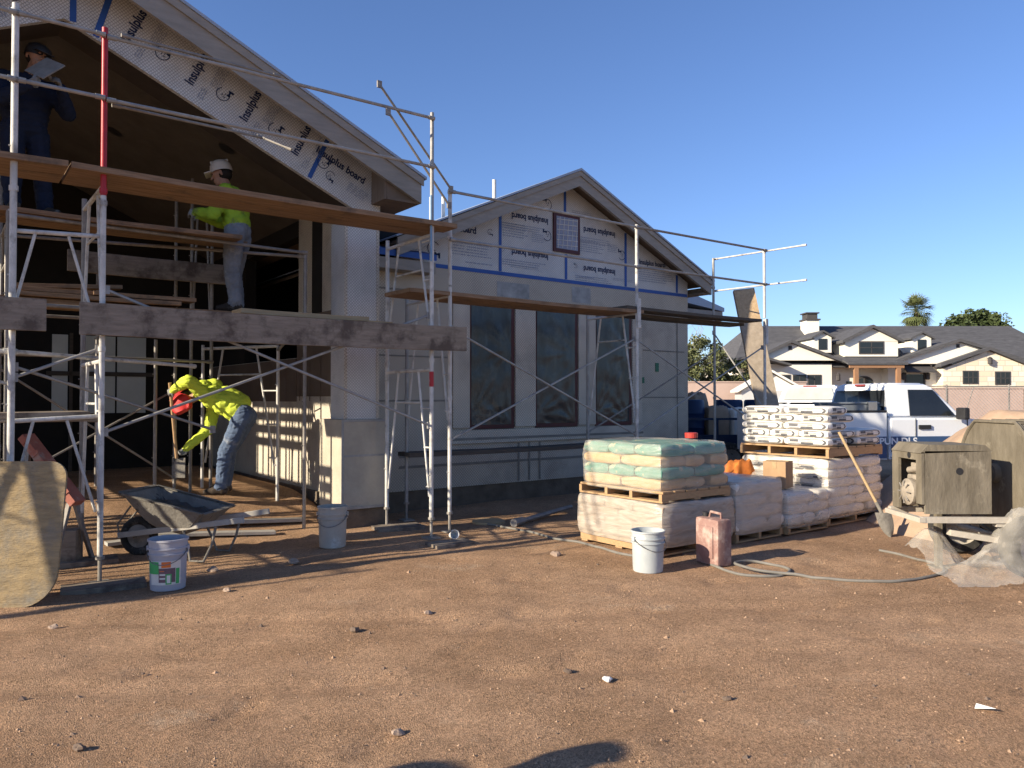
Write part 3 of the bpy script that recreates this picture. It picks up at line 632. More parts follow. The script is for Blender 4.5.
# ------------------------------------------------------------------ scaffolding
def gzuv(u, v): p = W(u, v); return ground_z(p.x, p.y)
class Scaf:
    def __init__(s, name, label): s.o = thing(name, label, 'scaffold', W(0, 0), A, 'scaffolds against the house')
    def post(s, u, v, z0, z1, m='white_tube', r=.0225, name='post', cuffs=()):
        b = MB(); b.tube((u, v, z0), (u, v, z1), r, 10)
        for z in cuffs: b.tube((u, v, z-.02), (u, v, z+.02), r+.007, 10)
        z = z0+.45
        while z < z1-.2 and name == 'post': b.tube((u, v, z), (u-.035, v, z), .007, 5); z += .5
        return b.build(name, m, s.o, True)
    def rail(s, p, q_, m='galv', r=.017, name='guard_rail', flat=True):
        b = MB(); b.tube(p, q_, r, 8)
        for e in (p, q_):
            e = Vector(e); d = (Vector(q_)-Vector(p)).normalized()*(.05 if e == Vector(p) else -.05)
            b.tube(e-d*.4, e+d, r*1.35, 8)
        return b.build(name, m, s.o, True)
    def frame(s, u, v0, v1, z0, z1, m='white_tube', u1=None, legs=True):
        """end frame between two posts: ledger, lower rung and the splayed braces"""
        u1 = u if u1 is None else u1
        P = lambda t, z: (u+(u1-u)*t, v0+(v1-v0)*t, z)
        b = MB(); b.tube(P(0, z1-.10), P(1, z1-.10), .02, 8); b.tube(P(.22, z1-.45), P(.78, z1-.45), .012, 6)
        b.tube(P(.28, z1-.10), P(.04, z0+.35), .014, 6); b.tube(P(.72, z1-.10), P(.96, z0+.35), .014, 6)
        for k in range(3): b.tube(P(.0, z0+.45+k*.42), P(.10+.05*k, z0+.45+k*.42), .01, 6)
        return b.build('end_frame', m, s.o, True)
    def brace(s, p, q_, m='galv'):
        b = MB(); b.tube(p, q_, .013, 6)
        for e in (p, q_): b.box(e, (.05, .02, .07))
        return b.build('cross_brace', m, s.o, True)
    def foot(s, u, v, pad=True):
        z = gzuv(u, v); b = MB()
        b.tube((u, v, z+.0), (u, v, z+.32), .016, 8); b.box((u, v, z+.008), (.15, .15, .016))
        b.tube((u, v, z+.20), (u, v, z+.225), .035, 8)
        return b.build('base_jack', 'dull_tube', s.o, True)
sa = Scaf('scaffold', 'two level scaffold with a red top post in front of the patio')
FV, BV = -2.0, -1.0
for u in (-10.2, -7.1, -4.03, -.90):  # unseen leftmost bay and its board are added to streak the dirt with shadow
    for v in (FV, BV):
        z = gzuv(u, v)
        sa.foot(u, v)
        if u == -4.03 and v == FV: sa.post(u, v, z+.22, 3.16, cuffs=(1.9, 3.1))
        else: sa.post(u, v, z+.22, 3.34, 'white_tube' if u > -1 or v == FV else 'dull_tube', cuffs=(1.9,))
    sa.frame(u, FV, BV, .1, 1.9); sa.frame(u, FV, BV, 1.9, 3.34)
sa.post(-4.03, FV, 3.162, 4.55, 'red_tube', .024, 'guard_post', (3.2, 4.48))
sa.post(-.90, FV, 3.36, 4.55, 'galv', .021, 'guard_post'); sa.post(-.93, FV-.035, 2.95, 3.65, 'blue_pin', .012, 'coupling_pin')
m = MB(); m.tube((-.90, FV, 1.62), (-.90, FV, 1.78), .0245, 10); m.build('reflector_band', 'red_tube', sa.o)
sa.post(-4.65, FV, gzuv(-4.65, FV), 4.56, 'white_tube', .025, 'post', (3.12, 4.5)); sa.post(-7.1, FV, 3.36, 4.55, 'galv', .021, 'guard_post')
FR = FV-.03
for z in (4.48, 3.96):
    sa.rail((-10.2, FR, z), (-7.1, FR, z)); sa.rail((-7.1, FR, z), (-4.65, FR, z)); sa.rail((-4.63, FR, z), (-4.05, FR, z)); sa.rail((-4.0, FR, z-.01), (-.91, FR, z))
sa.rail((-3.9, FR-.03, 4.50), (-2.55, FR+.1, 4.77-.22), 'dull_tube', .013); sa.rail((-3.95, FR+.05, 3.93), (-2.62, FR+.35, 4.02), 'dull_tube', .013); sa.rail((-2.62, FR+.35, 4.02), (-2.45, FR+.05, 3.86), 'dull_tube', .010)
BR = FV+.03
sa.brace((-4.0, BR, 1.22), (-.92, BR, 2.38)); sa.brace((-4.0, BR-.02, 2.39), (-.92, BR-.02, 1.21))
sa.rail((-10.2, FV, .55), (-4.65, FV, .55), 'dull_tube', .02, 'ledger'); sa.rail((-10.2, BV, .9), (-4.65, BV, .9), 'dull_tube', .02, 'ledger'); sa.brace((-7.1, BR, 1.22), (-4.65, BR, 2.2)); sa.brace((-7.1, BR, 2.39), (-4.65, BR, 1.60))
sa.brace((-4.63, BR, 1.66), (-4.05, BR, 1.90)); sa.brace((-4.63, BR-.02, 1.74), (-3.0, BR+.5, 1.20), 'dull_tube')
for z in (2.80, 1.32):
    m = MB(); m.tube((-4.65, FV+.04, z), (-4.05, FV+.04, z+.03), .018, 8)
    m.tube((-4.50, FV+.04, z), (-4.64, FV+.04, z-.62), .012, 6); m.tube((-4.27, FV+.04, z), (-4.06, FV+.04, z-.75), .012, 6)
    m.build('side_frame', 'white_tube', sa.o, True)
sa.rail((-4.65, FV+.05, 1.86), (-2.9, BV+.6, 1.84), 'white_tube', .018, 'ledger'); sa.rail((-7.1, FV+.05, 1.86), (-4.65, FV+.05, 1.86), 'white_tube', .018, 'ledger')
# end braces at the far right of the top level
sa.brace((-1.55, FR-.02, 4.68), (-.52, -1.78, 3.84), 'dull_tube'); sa.brace((-1.45, FR-.02, 4.42), (-.62, -1.9, 3.62), 'dull_tube')

sb = Scaf('scaffold', 'long scaffold with white posts in front of the three wrapped windows')
F2, B2 = -1.73, -.75
for u in (-.50, 2.50, 5.39):
    for v in (F2, B2):
        z = gzuv(u, v); sb.foot(u, v)
        sb.post(u, v, z+.22, 2.75, 'white_tube' if v == F2 else 'galv', cuffs=(1.5,))
    if u < 5: sb.frame(u, F2, B2, 0.9, 2.75)
    sb.post(u, F2, 2.77, 3.86, 'white_tube', .022, 'guard_post', (3.3, 3.82))
sb.post(5.37, B2, 2.77, 3.86, 'galv', .022, 'guard_post', (3.36,))
m = MB(); m.bx(2.47, 2.53, F2-.05, F2-.028, 2.45, 2.85, .004); m.bx(5.36, 5.42, F2-.05, F2-.028, 2.35, 2.75, .004); m.build('coupling_sleeve', 'white_tube', sb.o)
for z in (3.82, 3.28):
    sb.rail((-.5, F2-.03, z), (2.5, F2-.03, z)); sb.rail((2.52, F2-.03, z), (5.39, F2-.03, z+.02), 'dull_tube')
    sb.rail((5.42, B2, z+.03), (5.55, -2.35, z+.03), 'white_tube', .014)
for a, c in ((-.5, 2.5), (2.5, 5.39)):
    for v in (F2+.03,):
        sb.brace((a+.02, v, 1.02), (c-.02, v, 2.30)); sb.brace((a+.02, v-.025, 2.28), (c-.02, v-.025, 1.0))
sb.brace((5.39, F2, 1.3), (5.37, B2, 2.6)); sb.brace((2.5, B2, 1.0), (5.39, B2, 2.28), 'dull_tube')

sc = Scaf('scaffold', 'dark inner scaffold standing inside the shaded patio')
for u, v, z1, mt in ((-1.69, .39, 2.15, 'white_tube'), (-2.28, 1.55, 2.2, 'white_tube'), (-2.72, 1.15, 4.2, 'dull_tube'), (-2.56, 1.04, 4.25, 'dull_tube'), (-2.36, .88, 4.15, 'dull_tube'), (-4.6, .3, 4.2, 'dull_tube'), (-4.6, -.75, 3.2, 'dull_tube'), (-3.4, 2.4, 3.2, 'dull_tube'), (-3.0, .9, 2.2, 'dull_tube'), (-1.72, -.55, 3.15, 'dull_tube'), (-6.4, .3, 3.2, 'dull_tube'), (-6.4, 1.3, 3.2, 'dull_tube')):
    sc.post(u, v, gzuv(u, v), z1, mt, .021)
sc.frame(-1.69, .39, 1.55, .3, 2.25, 'white_tube', -2.28); sc.frame(-4.6, .3, -.75, 1.2, 3.2, 'dull_tube'); sc.frame(-2.56, 1.04, .88, 1.9, 3.9, 'dull_tube', -2.36)
sc.frame(-6.4, .3, 1.3, .3, 2.2, 'dull_tube')
sc.rail((-4.6, .3, 1.95), (-2.36, .88, 1.95), 'dull_tube', .018, 'ledger'); sc.rail((-1.72, -.55, 2.385), (-1.69, .39, 2.1), 'dull_tube', .018, 'ledger')
sc.rail((-4.62, .32, 3.16), (-1.75, -.52, 3.13), 'dull_tube', .018, 'ledger'); sc.rail((-4.6, -.78, 2.36), (-1.70, -.58, 2.36), 'dull_tube', .018, 'ledger'); sc.rail((-4.6, .32, 2.36), (-1.69, .36, 2.36), 'dull_tube', .018, 'ledger')
sc.rail((-4.6, -.74, 3.17), (-1.72, -.56, 3.17), 'dull_tube', .018, 'ledger')
sc.brace((-4.6, .3, .6), (-2.72, 1.15, 1.6), 'dull_tube'); sc.brace((-2.72, 1.15, .5), (-4.6, .3, 1.8), 'dull_tube'); sc.brace((-6.4, .3, 2.2), (-4.6, .3, 1.0), 'dull_tube'); sc.brace((-6.4, .3, 1.0), (-4.6, .3, 2.2), 'dull_tube')

# ------------------------------------------------------------------ planks (each its own thing)
def plank(u0, u1, v0, v1, z0, z1, m, label, cat='plank', group='planks on the scaffolds', dz=0, ends=None, name='scaffold_plank'):
    """a board in the house frame; its own origin at its middle"""
    lx, ly, lz = u1-u0, v1-v0, z1-z0
    b = MB(); b.box((0, 0, 0), (lx, ly, lz), None, .004)
    # uneven, slightly bowed board
    bmesh.ops.subdivide_edges(b.bm, edges=[e for e in b.bm.edges if abs((e.verts[0].co-e.verts[1].co).x) > lx*.5], cuts=14, use_grid_fill=True)
    sd = rnd.random()*50
    for vt in b.bm.verts:
        vt.co.z += -.012*(1-(2*vt.co.x/lx)**2)*min(1, lx/3) + .004*noise.noise(Vector((vt.co.x*2, sd, 0))); vt.co.y += .004*noise.noise(Vector((vt.co.x*2, sd, 7)))
    p = b.build(name, m); p.location = W((u0+u1)/2, (v0+v1)/2, (z0+z1)/2); p.rotation_euler = (0, dz, A)
    return tag(p, label, cat, group)
plank(-7.2, -4.29, -2.07, -1.78, 3.335, 3.385, 'plank', 'brown top level plank running out of the left edge')
plank(-7.2, -4.29, -1.77, -1.48, 3.335, 3.385, 'plank', 'brown plank behind the leftmost top level plank')
plank(-4.27, -.62, -2.07, -1.78, 3.335, 3.385, 'plank', 'long brown top level plank behind the red post')
plank(-4.27, -.70, -1.77, -1.48, 3.335, 3.385, 'plank', 'long brown plank lying inside the top level plank at the red post')
plank(-4.20, -.50, -2.075, -2.03, 2.01, 2.27, 'plank_grey', 'long weathered grey board on edge above the bending worker', 'board', dz=-.0)
plank(-10.3, -4.43, -2.075, -2.03, 2.02, 2.27, 'plank_grey', 'weathered grey board on edge cut off by left edge', 'board')
plank(-2.9, -1.62, -1.98, -1.70, 2.275, 2.32, 'lumber', 'pale plank whose lit end shows above the grey board, left one of two')
plank(-2.5, -1.18, -1.66, -1.38, 2.275, 2.32, 'lumber', 'pale plank whose lit end shows above the grey board, right one of two')
plank(-4.95, -2.5, -.75, -.46, 3.20, 3.245, 'plank', 'plank under the boots of the worker in navy clothes')
plank(-4.95, -2.35, -.45, -.16, 3.20, 3.245, 'plank', 'plank behind the one carrying the worker in navy clothes')
plank(-4.75, -1.55, -.62, -.33, 2.40, 2.445, 'plank', 'front plank under the boots of the worker in white hard hat')
plank(-4.75, -1.55, -.32, -.03, 2.40, 2.445, 'plank', 'rear plank under the boots of the worker in white hard hat')
plank(-3.95, -2.2, .75, .80, 2.92, 3.16, 'plank_grey', 'grey board on edge in the shade behind the red post', 'board')
plank(-1.02, 2.62, F2-.02, F2+.27, 2.655, 2.70, 'plank', 'long plank of the window scaffold, left bay, front edge')
plank(-1.02, 2.45, F2+.28, F2+.57, 2.655, 2.70, 'plank', 'inner plank of the window scaffold, left bay')
plank(2.30, 5.30, F2-.02, F2+.27, 2.702, 2.745, 'plank_dark', 'dark plank of the window scaffold, right bay, front edge')
plank(2.48, 5.25, F2+.28, F2+.57, 2.655, 2.70, 'plank_dark', 'inner plank of the window scaffold, right bay')
plank(-.55, 2.55, B2-.16, B2+.13, .79, .84, 'plank_dark', 'dark low plank at knee height below the wrapped windows')
plank(-5.8, -4.1, -1.93, -1.64, 1.345, 1.39, 'plank_grey', 'grey low platform plank behind the leftmost post, front one')
plank(-5.8, -4.1, -1.62, -1.33, 1.345, 1.39, 'plank_grey', 'grey low platform plank behind the leftmost post, rear one')
for k, (u0, u1, v, z, t, lb) in enumerate(((-4.55, -3.1, -.55, 2.47, .3, 'short brown board lying lowest in the lumber pile left of the red post'), (-4.5, -3.75, -.5, 2.52, .3, 'short brown board on the lumber pile by the left post'),
        (-3.9, -2.95, -.58, 2.52, .2, 'short brown board on the lumber pile right of the red post'), (-4.6, -3.6, -.35, 2.60, .15, 'narrow stick tilted on top of the lumber pile'))):
    plank(u0, u1, v-t/2, v+t/2, z-.02, z+.02, 'plank', lb, 'board', 'loose boards on the patio scaffold', dz=(-.06 if k == 3 else 0))
# low ledger for the two left platform planks
for v in (-1.9, -1.4): sa.rail((-5.9, v, 1.325), (-4.06, v, 1.325), 'dull_tube', .018, 'ledger')
# unseen slatted shadow casters, added to pattern the sun on the patio side wall
for k, (u, v0, v1, zs, lb) in enumerate(((-5.6, 1.15, 3.5, (.5, .72, .90, 1.1, 1.28, 1.5, 1.68, 1.95, 2.07, 2.62, 2.81, 3.0, 3.19), 'tall slatted timber rack standing at the left of the patio'), (-5.75, -.05, .52, (1.98, 2.17, 2.36), 'narrow slatted timber rack standing at the left of the patio'))):
    m = MB(); w_ = v1-v0
    for z in zs: m.bx(-.02, .02, 0, w_, z, z+.115)
    n_ = 10 if k == 0 else 3
    for i in range(n_+1): y = w_*i/n_; m.bx(-.06, -.022, y-.028, y+.028, 0, zs[-1]+.115)
    single(m, 'timber_rack', 'plank_grey', lb, 'rack', W(u, v0, -.02), A)

# ------------------------------------------------------------------ people
def hand_segs(w, d, pn, curl, tg, side=1):
    """palm, four bent fingers of unequal length and a thumb; w wrist, d hand direction, pn palm normal"""
    w, d, pn = Vector(w), Vector(d).normalized(), Vector(pn); pn = (pn-d*pn.dot(d)).normalized(); sd = d.cross(pn)*side
    out = []
    for o in (-.027, 0, .027): out.append((w+sd*o*.7, w+d*.085+sd*o, .017, .016, tg))
    for o, l in ((-.034, .062), (-.012, .078), (.011, .082), (.033, .072)):
        p0 = w+d*.08+sd*o; a = curl*.5; p1 = p0+(d*math.cos(a)+pn*math.sin(a))*l*.42
        a = curl; p2 = p1+(d*math.cos(a)+pn*math.sin(a))*l*.33; a = curl*1.5; p3 = p2+(d*math.cos(a)+pn*math.sin(a))*l*.28
        out += [(p0, p1, .0105, .010, tg), (p1, p2, .010, .009, tg), (p2, p3, .009, .008, tg)]
    t0 = w+d*.025+sd*.03; t1 = t0+(d*.5+sd*.55+pn*.35).normalized()*.045; t2 = t1+(d*.7+pn*.6-sd*.1).normalized()*.035
    out += [(t0, t1, .013, .011, tg), (t1, t2, .011, .009, tg)]
    return out
def person(label, base, J, mats, glove='glove', group=None, hat=None, hatm=None, wr=.007, hands=(1.3, 1.3), feet_dir=(-1, 0, 0), hood=None):
    """J: joints in world space. One skinned surface from tapered limbs, remeshed into one continuous body."""
    base = Vector(base); t = thing('person', label, 'person', base, 0, group)
    V_ = {k: Vector(p)-base for k, p in J.items()}
    lat = (V_['shL']-V_['shR']).normalized(); segs = []
    pel, che, nk = V_['pelvis'], V_['chest'], V_['neck']
    def wide(p, hw, r, tg): segs.append((p-lat*hw, p+lat*hw, r, r, tg))
    wide(pel, .075, .130, 'pants'); wide(pel.lerp(che, .30), .07, .142, 'top'); wide(pel.lerp(che, .62), .08, .146, 'top'); wide(che, .085, .145, 'top')
    segs.append((V_['shL'], V_['shR'], .088, .088, 'top')); segs.append((che, nk, .09, .062, 'top'))
    segs.append((pel, che, .115, .125, 'top')); segs.append((pel, pel.lerp(che, .22), .118, .125, 'top'))
    for s in 'LR':
        sh, el, wrr, hp, kn, an = (V_[k+s] for k in ('sh', 'el', 'wr', 'hip', 'kn', 'an'))
        segs += [(sh, el, .090, .076, 'top'), (el, wrr, .076, .052, 'top'), (hp, kn, .118, .090, 'pants'), (kn, an+Vector((0, 0, .02)), .090, .076, 'pants')]
        fd = Vector(J.get('foot'+s, feet_dir)).normalized()
        heel = an+Vector((0, 0, -.045))-fd*.04
        segs += [(an, heel+fd*.02, .058, .052, 'shoe'), (heel, heel+fd*.12, .046, .050, 'shoe'), (heel+fd*.12+Vector((0, 0, -.004)), heel+fd*.215+Vector((0, 0, -.012)), .044, .034, 'shoe')]
        hd = Vector(J.get('hand'+s, (wrr-el)))
        segs += [(wrr-(wrr-el).normalized()*.03, wrr, .034, .03, 'glove')] + hand_segs(wrr, hd, J.get('palm'+s, (0, 0, -1)), hands[0 if s == 'L' else 1], 'glove', 1 if s == 'L' else -1)
    hc = V_['head']; fwd = Vector(J['face']).normalized(); up = (hc-nk).normalized(); up = (up-fwd*up.dot(fwd)).normalized(); sd = fwd.cross(up)
    segs += [(nk, hc-up*.03, .056, .056, 'skin'), (hc+up*.025-fwd*.022, hc+up*.03+fwd*.012, .092, .088, 'skin'), (hc+fwd*.03-up*.045, hc+fwd*.052-up*.075, .058, .036, 'skin'),
             (hc+fwd*.088+up*.012, hc+fwd*.112-up*.022, .009, .014, 'skin'), (hc+sd*.025+fwd*.088-up*.055, hc-sd*.025+fwd*.088-up*.055, .009, .009, 'skin')]
    for q_ in (-1, 1):
        segs += [(hc+sd*q_*.088-fwd*.005+up*.015, hc+sd*q_*.09-fwd*.012-up*.02, .016, .011, 'skin'), (hc+sd*q_*.02+fwd*.09+up*.035, hc+sd*q_*.045+fwd*.082+up*.033, .009, .007, 'skin')]
    if hood:
        for p0, p1, r0, r1 in hood: segs.append((Vector(p0)-base, Vector(p1)-base, r0, r1, 'top'))
    b = MB()
    for p0, p1, r0, r1, tg in segs:
        p0, p1 = Vector(p0), Vector(p1); d = p1-p0
        b.ell(p0, (r0,)*3, None, 12, 8); b.ell(p1, (r1,)*3, None, 12, 8)
        if d.length > 1e-4: b.tube(p0, p1, r0, 12, r1)
    me = b.mesh('tmp'); o = bpy.data.objects.new('tmp', me); COL.objects.link(o)
    r_ = o.modifiers.new('r', 'REMESH'); r_.mode = 'VOXEL'; r_.voxel_size = .0085
    sm_ = o.modifiers.new('s', 'SMOOTH'); sm_.factor = .5; sm_.iterations = 3
    bpy.context.view_layer.update()
    me2 = bpy.data.meshes.new_from_object(o.evaluated_get(bpy.context.evaluated_depsgraph_get())); bpy.data.objects.remove(o)
    me2.name = 'body'
    n = len(me2.vertices); co = np.empty(n*3); me2.vertices.foreach_get('co', co); co = co.reshape(-1, 3)
    order = ['top', 'pants', 'shoe', 'skin', 'glove']; best = np.full(n, 1e9); tagv = np.zeros(n, int)
    for p0, p1, r0, r1, tg in segs:
        a = np.array(p0); d = np.array(p1)-a; L2 = max(float(d@d), 1e-9); tt = np.clip(((co-a)@d)/L2, 0, 1)
        dist = np.linalg.norm(co-(a+tt[:, None]*d), axis=1)-(r0+(r1-r0)*tt)
        k = dist < best; best[k] = dist[k]; tagv[k] = order.index(tg)
    nor = np.empty(n*3); me2.vertices.foreach_get('normal', nor); nor = nor.reshape(-1, 3)
    for i in range(n):
        if tagv[i] < 2:
            p = Vector(co[i]); q1 = p+.05*Vector((noise.noise(p*5), noise.noise(p*5+Vector((9, 0, 0))), noise.noise(p*5+Vector((0, 9, 0)))));w_ = noise.noise(q1*7+Vector((3, 1, 2)))*wr - (1-abs(noise.noise(Vector((q1.x*9, q1.y*9, q1.z*20)))))**6*wr*.9 + noise.noise(Vector((p.x*16, p.y*16, p.z*30)))*wr*.25
            co[i] += nor[i]*w_
    me2.vertices.foreach_set('co', co.reshape(-1))
    for k in order: me2.materials.append(M[mats[k]])
    pl = np.empty(len(me2.loops), int); me2.loops.foreach_get('vertex_index', pl)
    for p in me2.polygons: p.material_index = int(tagv[pl[p.loop_start]])
    body = link('body', me2, t); me2.polygons.foreach_set('use_smooth', [True]*len(me2.polygons)); me2.update()
    rot = Matrix((sd, fwd, up)).transposed()
    if hat == 'hard':
        h = MB(); h.M = Matrix.Translation(hc+up*.045-fwd*.012) @ rot.to_4x4()
        h.lathe([(.122, -.016), (.121, .03), (.112, .075), (.085, .112), (.045, .13), (.012, .135)], 24, cap0=False)
        h.box((0, .135, -.008), (.16, .10, .012), Matrix.Rotation(-.15, 4, 'X'), .005); h.box((0, 0, .12), (.03, .2, .03), None, .01)
        h.build('hard_hat', hatm, t, True)
    elif hat == 'cap':
        h = MB(); h.M = Matrix.Translation(hc+up*.04-fwd*.015) @ rot.to_4x4()
        h.lathe([(.112, -.03), (.114, .02), (.10, .07), (.06, .098), (.012, .105)], 20, cap0=False)
        h.box((0, .15, -.005), (.15, .12, .008), Matrix.Rotation(-.2, 4, 'X'), .004); h.build('cap', hatm, t, True)
    e = MB()
    for q_ in (-1, 1): e.ell(hc+sd*q_*.033+fwd*.086+up*.018, (.011, .008, .007), rot, 8, 6)
    e.build('eyes', 'hair', t, True)
    hb = MB(); hb.M = Matrix.Translation(hc) @ rot.to_4x4(); hb.ell((0, -.03, .015), (.098, .092, .085), None, 16, 10); hb.build('hair', 'hair', t, True)
    return t
WX = lambda px, z, y: (px, y, z)
# worker bending over the wheelbarrow; his far hand low on the tool, near hand on its top
bendy = person('worker in bright yellow hoodie and jeans bending over the wheelbarrow', (-3.45, 9.3, .33),
    dict(pelvis=(-3.24, 9.3, 1.29), chest=(-3.60, 9.3, 1.50), neck=(-3.80, 9.3, 1.53), head=(-3.98, 9.33, 1.47), face=(-.45, 0, -1),
         shL=(-3.64, 9.11, 1.53), shR=(-3.66, 9.48, 1.47), elL=(-3.76, 8.93, 1.70), wrL=(-3.98, 9.04, 1.60), elR=(-3.72, 9.45, 1.13), wrR=(-3.92, 9.28, .90),
         hipL=(-3.24, 9.20, 1.24), hipR=(-3.25, 9.40, 1.24), knL=(-3.42, 9.17, .84), knR=(-3.46, 9.43, .85), anL=(-3.47, 9.18, .44), anR=(-3.52, 9.46, .44),
         footL=(-1, -.15, 0), footR=(-1, .1, 0), handL=(-1, .35, -.5), handR=(-.7, -.2, -.7), palmL=(.2, .9, -.3), palmR=(-.3, -1, 0)),
    dict(top='hivis', pants='denim', shoe='boot', skin='skin', glove='glove'), hat='hard', hatm='red_hat', hands=(1.5, 1.5),
    hood=[((-3.70, 9.20, 1.63), (-3.70, 9.40, 1.62), .095, .09), ((-3.60, 9.3, 1.64), (-3.76, 9.3, 1.63), .10, .085), ((-3.45, 9.3, 1.50), (-3.30, 9.3, 1.42), .15, .14)], wr=.011)
m = MB(); m.ell((-3.95+3.45, 9.20-9.3, 1.42-.33), (.125, .065, .135), None, 28, 18)
for v in m.bm.verts: v.co += Vector((.5, -1, 0))*.05*(1-abs(noise.noise(Vector((v.co.x*7, v.co.y*7, v.co.z*3)))))**3+.05*noise.noise_vector(v.co*7)
m.build('neck_cloth', 'red_hat', bendy, True)
# worker in a white hard hat on the middle planks, facing left
person('worker in yellow top and white hard hat standing on the middle planks', (-3.12, 8.6, 2.446),
    dict(pelvis=(-3.08, 8.6, 3.38), chest=(-3.14, 8.6, 3.72), neck=(-3.20, 8.6, 3.86), head=(-3.27, 8.6, 4.00), face=(-1, -.25, -.25),
         shL=(-3.15, 8.42, 3.78), shR=(-3.17, 8.79, 3.78), elL=(-3.26, 8.34, 3.50), wrL=(-3.48, 8.45, 3.55), elR=(-3.34, 8.84, 3.52), wrR=(-3.56, 8.72, 3.58),
         hipL=(-3.08, 8.50, 3.33), hipR=(-3.08, 8.70, 3.33), knL=(-3.10, 8.47, 2.91), knR=(-3.16, 8.73, 2.91), anL=(-3.06, 8.47, 2.545), anR=(-3.13, 8.74, 2.545),
         footL=(-1, -.3, 0), footR=(-1, .1, 0), handL=(-1, .2, .1), handR=(-1, -.2, .1), palmL=(0, 1, -.4), palmR=(0, -1, -.4)),
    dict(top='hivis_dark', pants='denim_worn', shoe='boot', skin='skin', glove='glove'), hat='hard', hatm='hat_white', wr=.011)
# worker in navy on the upper planks, half turned to the right
person('worker in navy clothes and dark cap on the highest planks holding a trowel board', (-4.60, 7.33, 3.246),
    dict(pelvis=(-4.68, 7.33, 4.10), chest=(-4.66, 7.31, 4.45), neck=(-4.60, 7.29, 4.58), head=(-4.52, 7.26, 4.73), face=(.75, -.6, -.1),
         shL=(-4.52, 7.47, 4.50), shR=(-4.78, 7.16, 4.50), elL=(-4.33, 7.44, 4.27), wrL=(-4.28, 7.24, 4.43), elR=(-4.68, 6.99, 4.25), wrR=(-4.44, 6.98, 4.36),
         hipL=(-4.62, 7.41, 4.05), hipR=(-4.74, 7.25, 4.05), knL=(-4.58, 7.45, 3.66), knR=(-4.72, 7.20, 3.66), anL=(-4.56, 7.46, 3.345), anR=(-4.72, 7.22, 3.345),
         footL=(.8, -.3, 0), footR=(.7, -.7, 0), palmL=(-.3, -.8, .3), palmR=(0, .5, 1)),
    dict(top='navy', pants='navy', shoe='boot', skin='skin', glove='glove'), hat='cap', hatm='black_plastic', wr=.010)
m = MB(); m.box((0, 0, 0), (.26, .25, .012), None, .003); m.tube((0, 0, -.006), (0, 0, -.11), .016, 8)
o = single(m, 'trowel_board', 'mortar', 'grey square plastering board held up by the worker in navy', 'board', (-4.32, 7.05, 4.55)); o.rotation_euler = (R(50), R(25), R(-20))
# someone standing outside the left of the picture; their shadow reaches the foreground
person('person in dark clothes standing outside the picture', (-3.27, 1.19, ground_z(-3.27, 1.19)),
    dict(pelvis=(-3.27, 1.19, 0.95), chest=(-3.27, 1.19, 1.30), neck=(-3.26, 1.19, 1.45), head=(-3.24, 1.19, 1.59), face=(1, .5, 0),
         shL=(-3.39, 1.36, 1.38), shR=(-3.15, 1.02, 1.38), elL=(-3.22, 1.49, 1.16), wrL=(-3.10, 1.34, 1.33), elR=(-3.05, 0.94, 1.14), wrR=(-2.98, 1.12, 1.31),
         hipL=(-3.32, 1.27, 0.90), hipR=(-3.22, 1.11, 0.90), knL=(-3.30, 1.29, 0.50), knR=(-3.18, 1.10, 0.50), anL=(-3.32, 1.30, 0.10), anR=(-3.20, 1.09, 0.10), footL=(1, .5, 0), footR=(1, .4, 0)),
    dict(top='navy', pants='denim', shoe='boot', skin='skin', glove='skin'), hat='cap', hatm='black_plastic')
m = MB(); m.tube((-4.055, 9.10, 1.68), (-4.02, 9.22, .78), .02, 8); t = thing('mortar_hoe', 'upright wooden handled tool gripped by the bending worker', 'hoe', (0, 0, 0)); m.build('handle', 'pallet', t, True)
m = MB(); m.box((-4.005, 9.245, .66), (.16, .012, .24), None, .003); m.build('blade', 'steel_caked', t)

# ------------------------------------------------------------------ wheelbarrow
wb = thing('wheelbarrow', 'mortar caked wheelbarrow tilted in front of the bending worker', 'wheelbarrow', (-3.2, 7.34, ground_z(-3.2, 7.34)), R(-6))
wb.scale = (.93, .93, .93)
def tub(mb, x0, x1, w, z0, z1, th, inset):
    def ring(z, t, g): return [(x0+t*(.30 if True else 0)+g, -w+t*.14+g, z), (x1-t*.20-g, -w+t*.14+g, z), (x1-t*.20-g, w-t*.14-g, z), (x0+t*.30+g, w-t*.14-g, z)]
    outer = [ring(z1, 0, -.02), ring(z1, 0, 0), ring(z1*.5+z0*.5, .5, 0), ring(z0+.05, .9, 0), ring(z0, 1.25, 0)]
    inner = [ring(z0+th, 1.2, th), ring(z1*.5+z0*.5, .5, th), ring(z1-.002, 0, th)]
    rs = [[mb.v(p) for p in r] for r in outer+inner]
    for a, c in zip(rs[:5], rs[1:5]):
        for j in range(4): mb.f([a[j], a[(j+1) % 4], c[(j+1) % 4], c[j]])
    mb.f(rs[4])
    mb.f(rs[5])
    for a, c in zip(rs[5:], rs[6:]):
        for j in range(4): mb.f([a[j], a[(j+1) % 4], c[(j+1) % 4], c[j]])
    for j in range(4): mb.f([rs[7][j], rs[7][(j+1) % 4], rs[0][(j+1) % 4], rs[0][j]])
m = MB(); m.M = Matrix.Translation((-.10, 0, -.06)) @ Matrix.Rotation(R(13), 4, 'Y'); tub(m, -.47, .43, .33, .35, .66, .012, 0)
bmesh.ops.bevel(m.bm, geom=[e for e in m.bm.edges], offset=.022, segments=2, affect='EDGES')
tb = m.build('tub', 'steel_caked', wb, True)
m = MB(); m.M = Matrix.Translation((-.10, 0, -.05)) @ Matrix.Rotation(R(13), 4, 'Y')
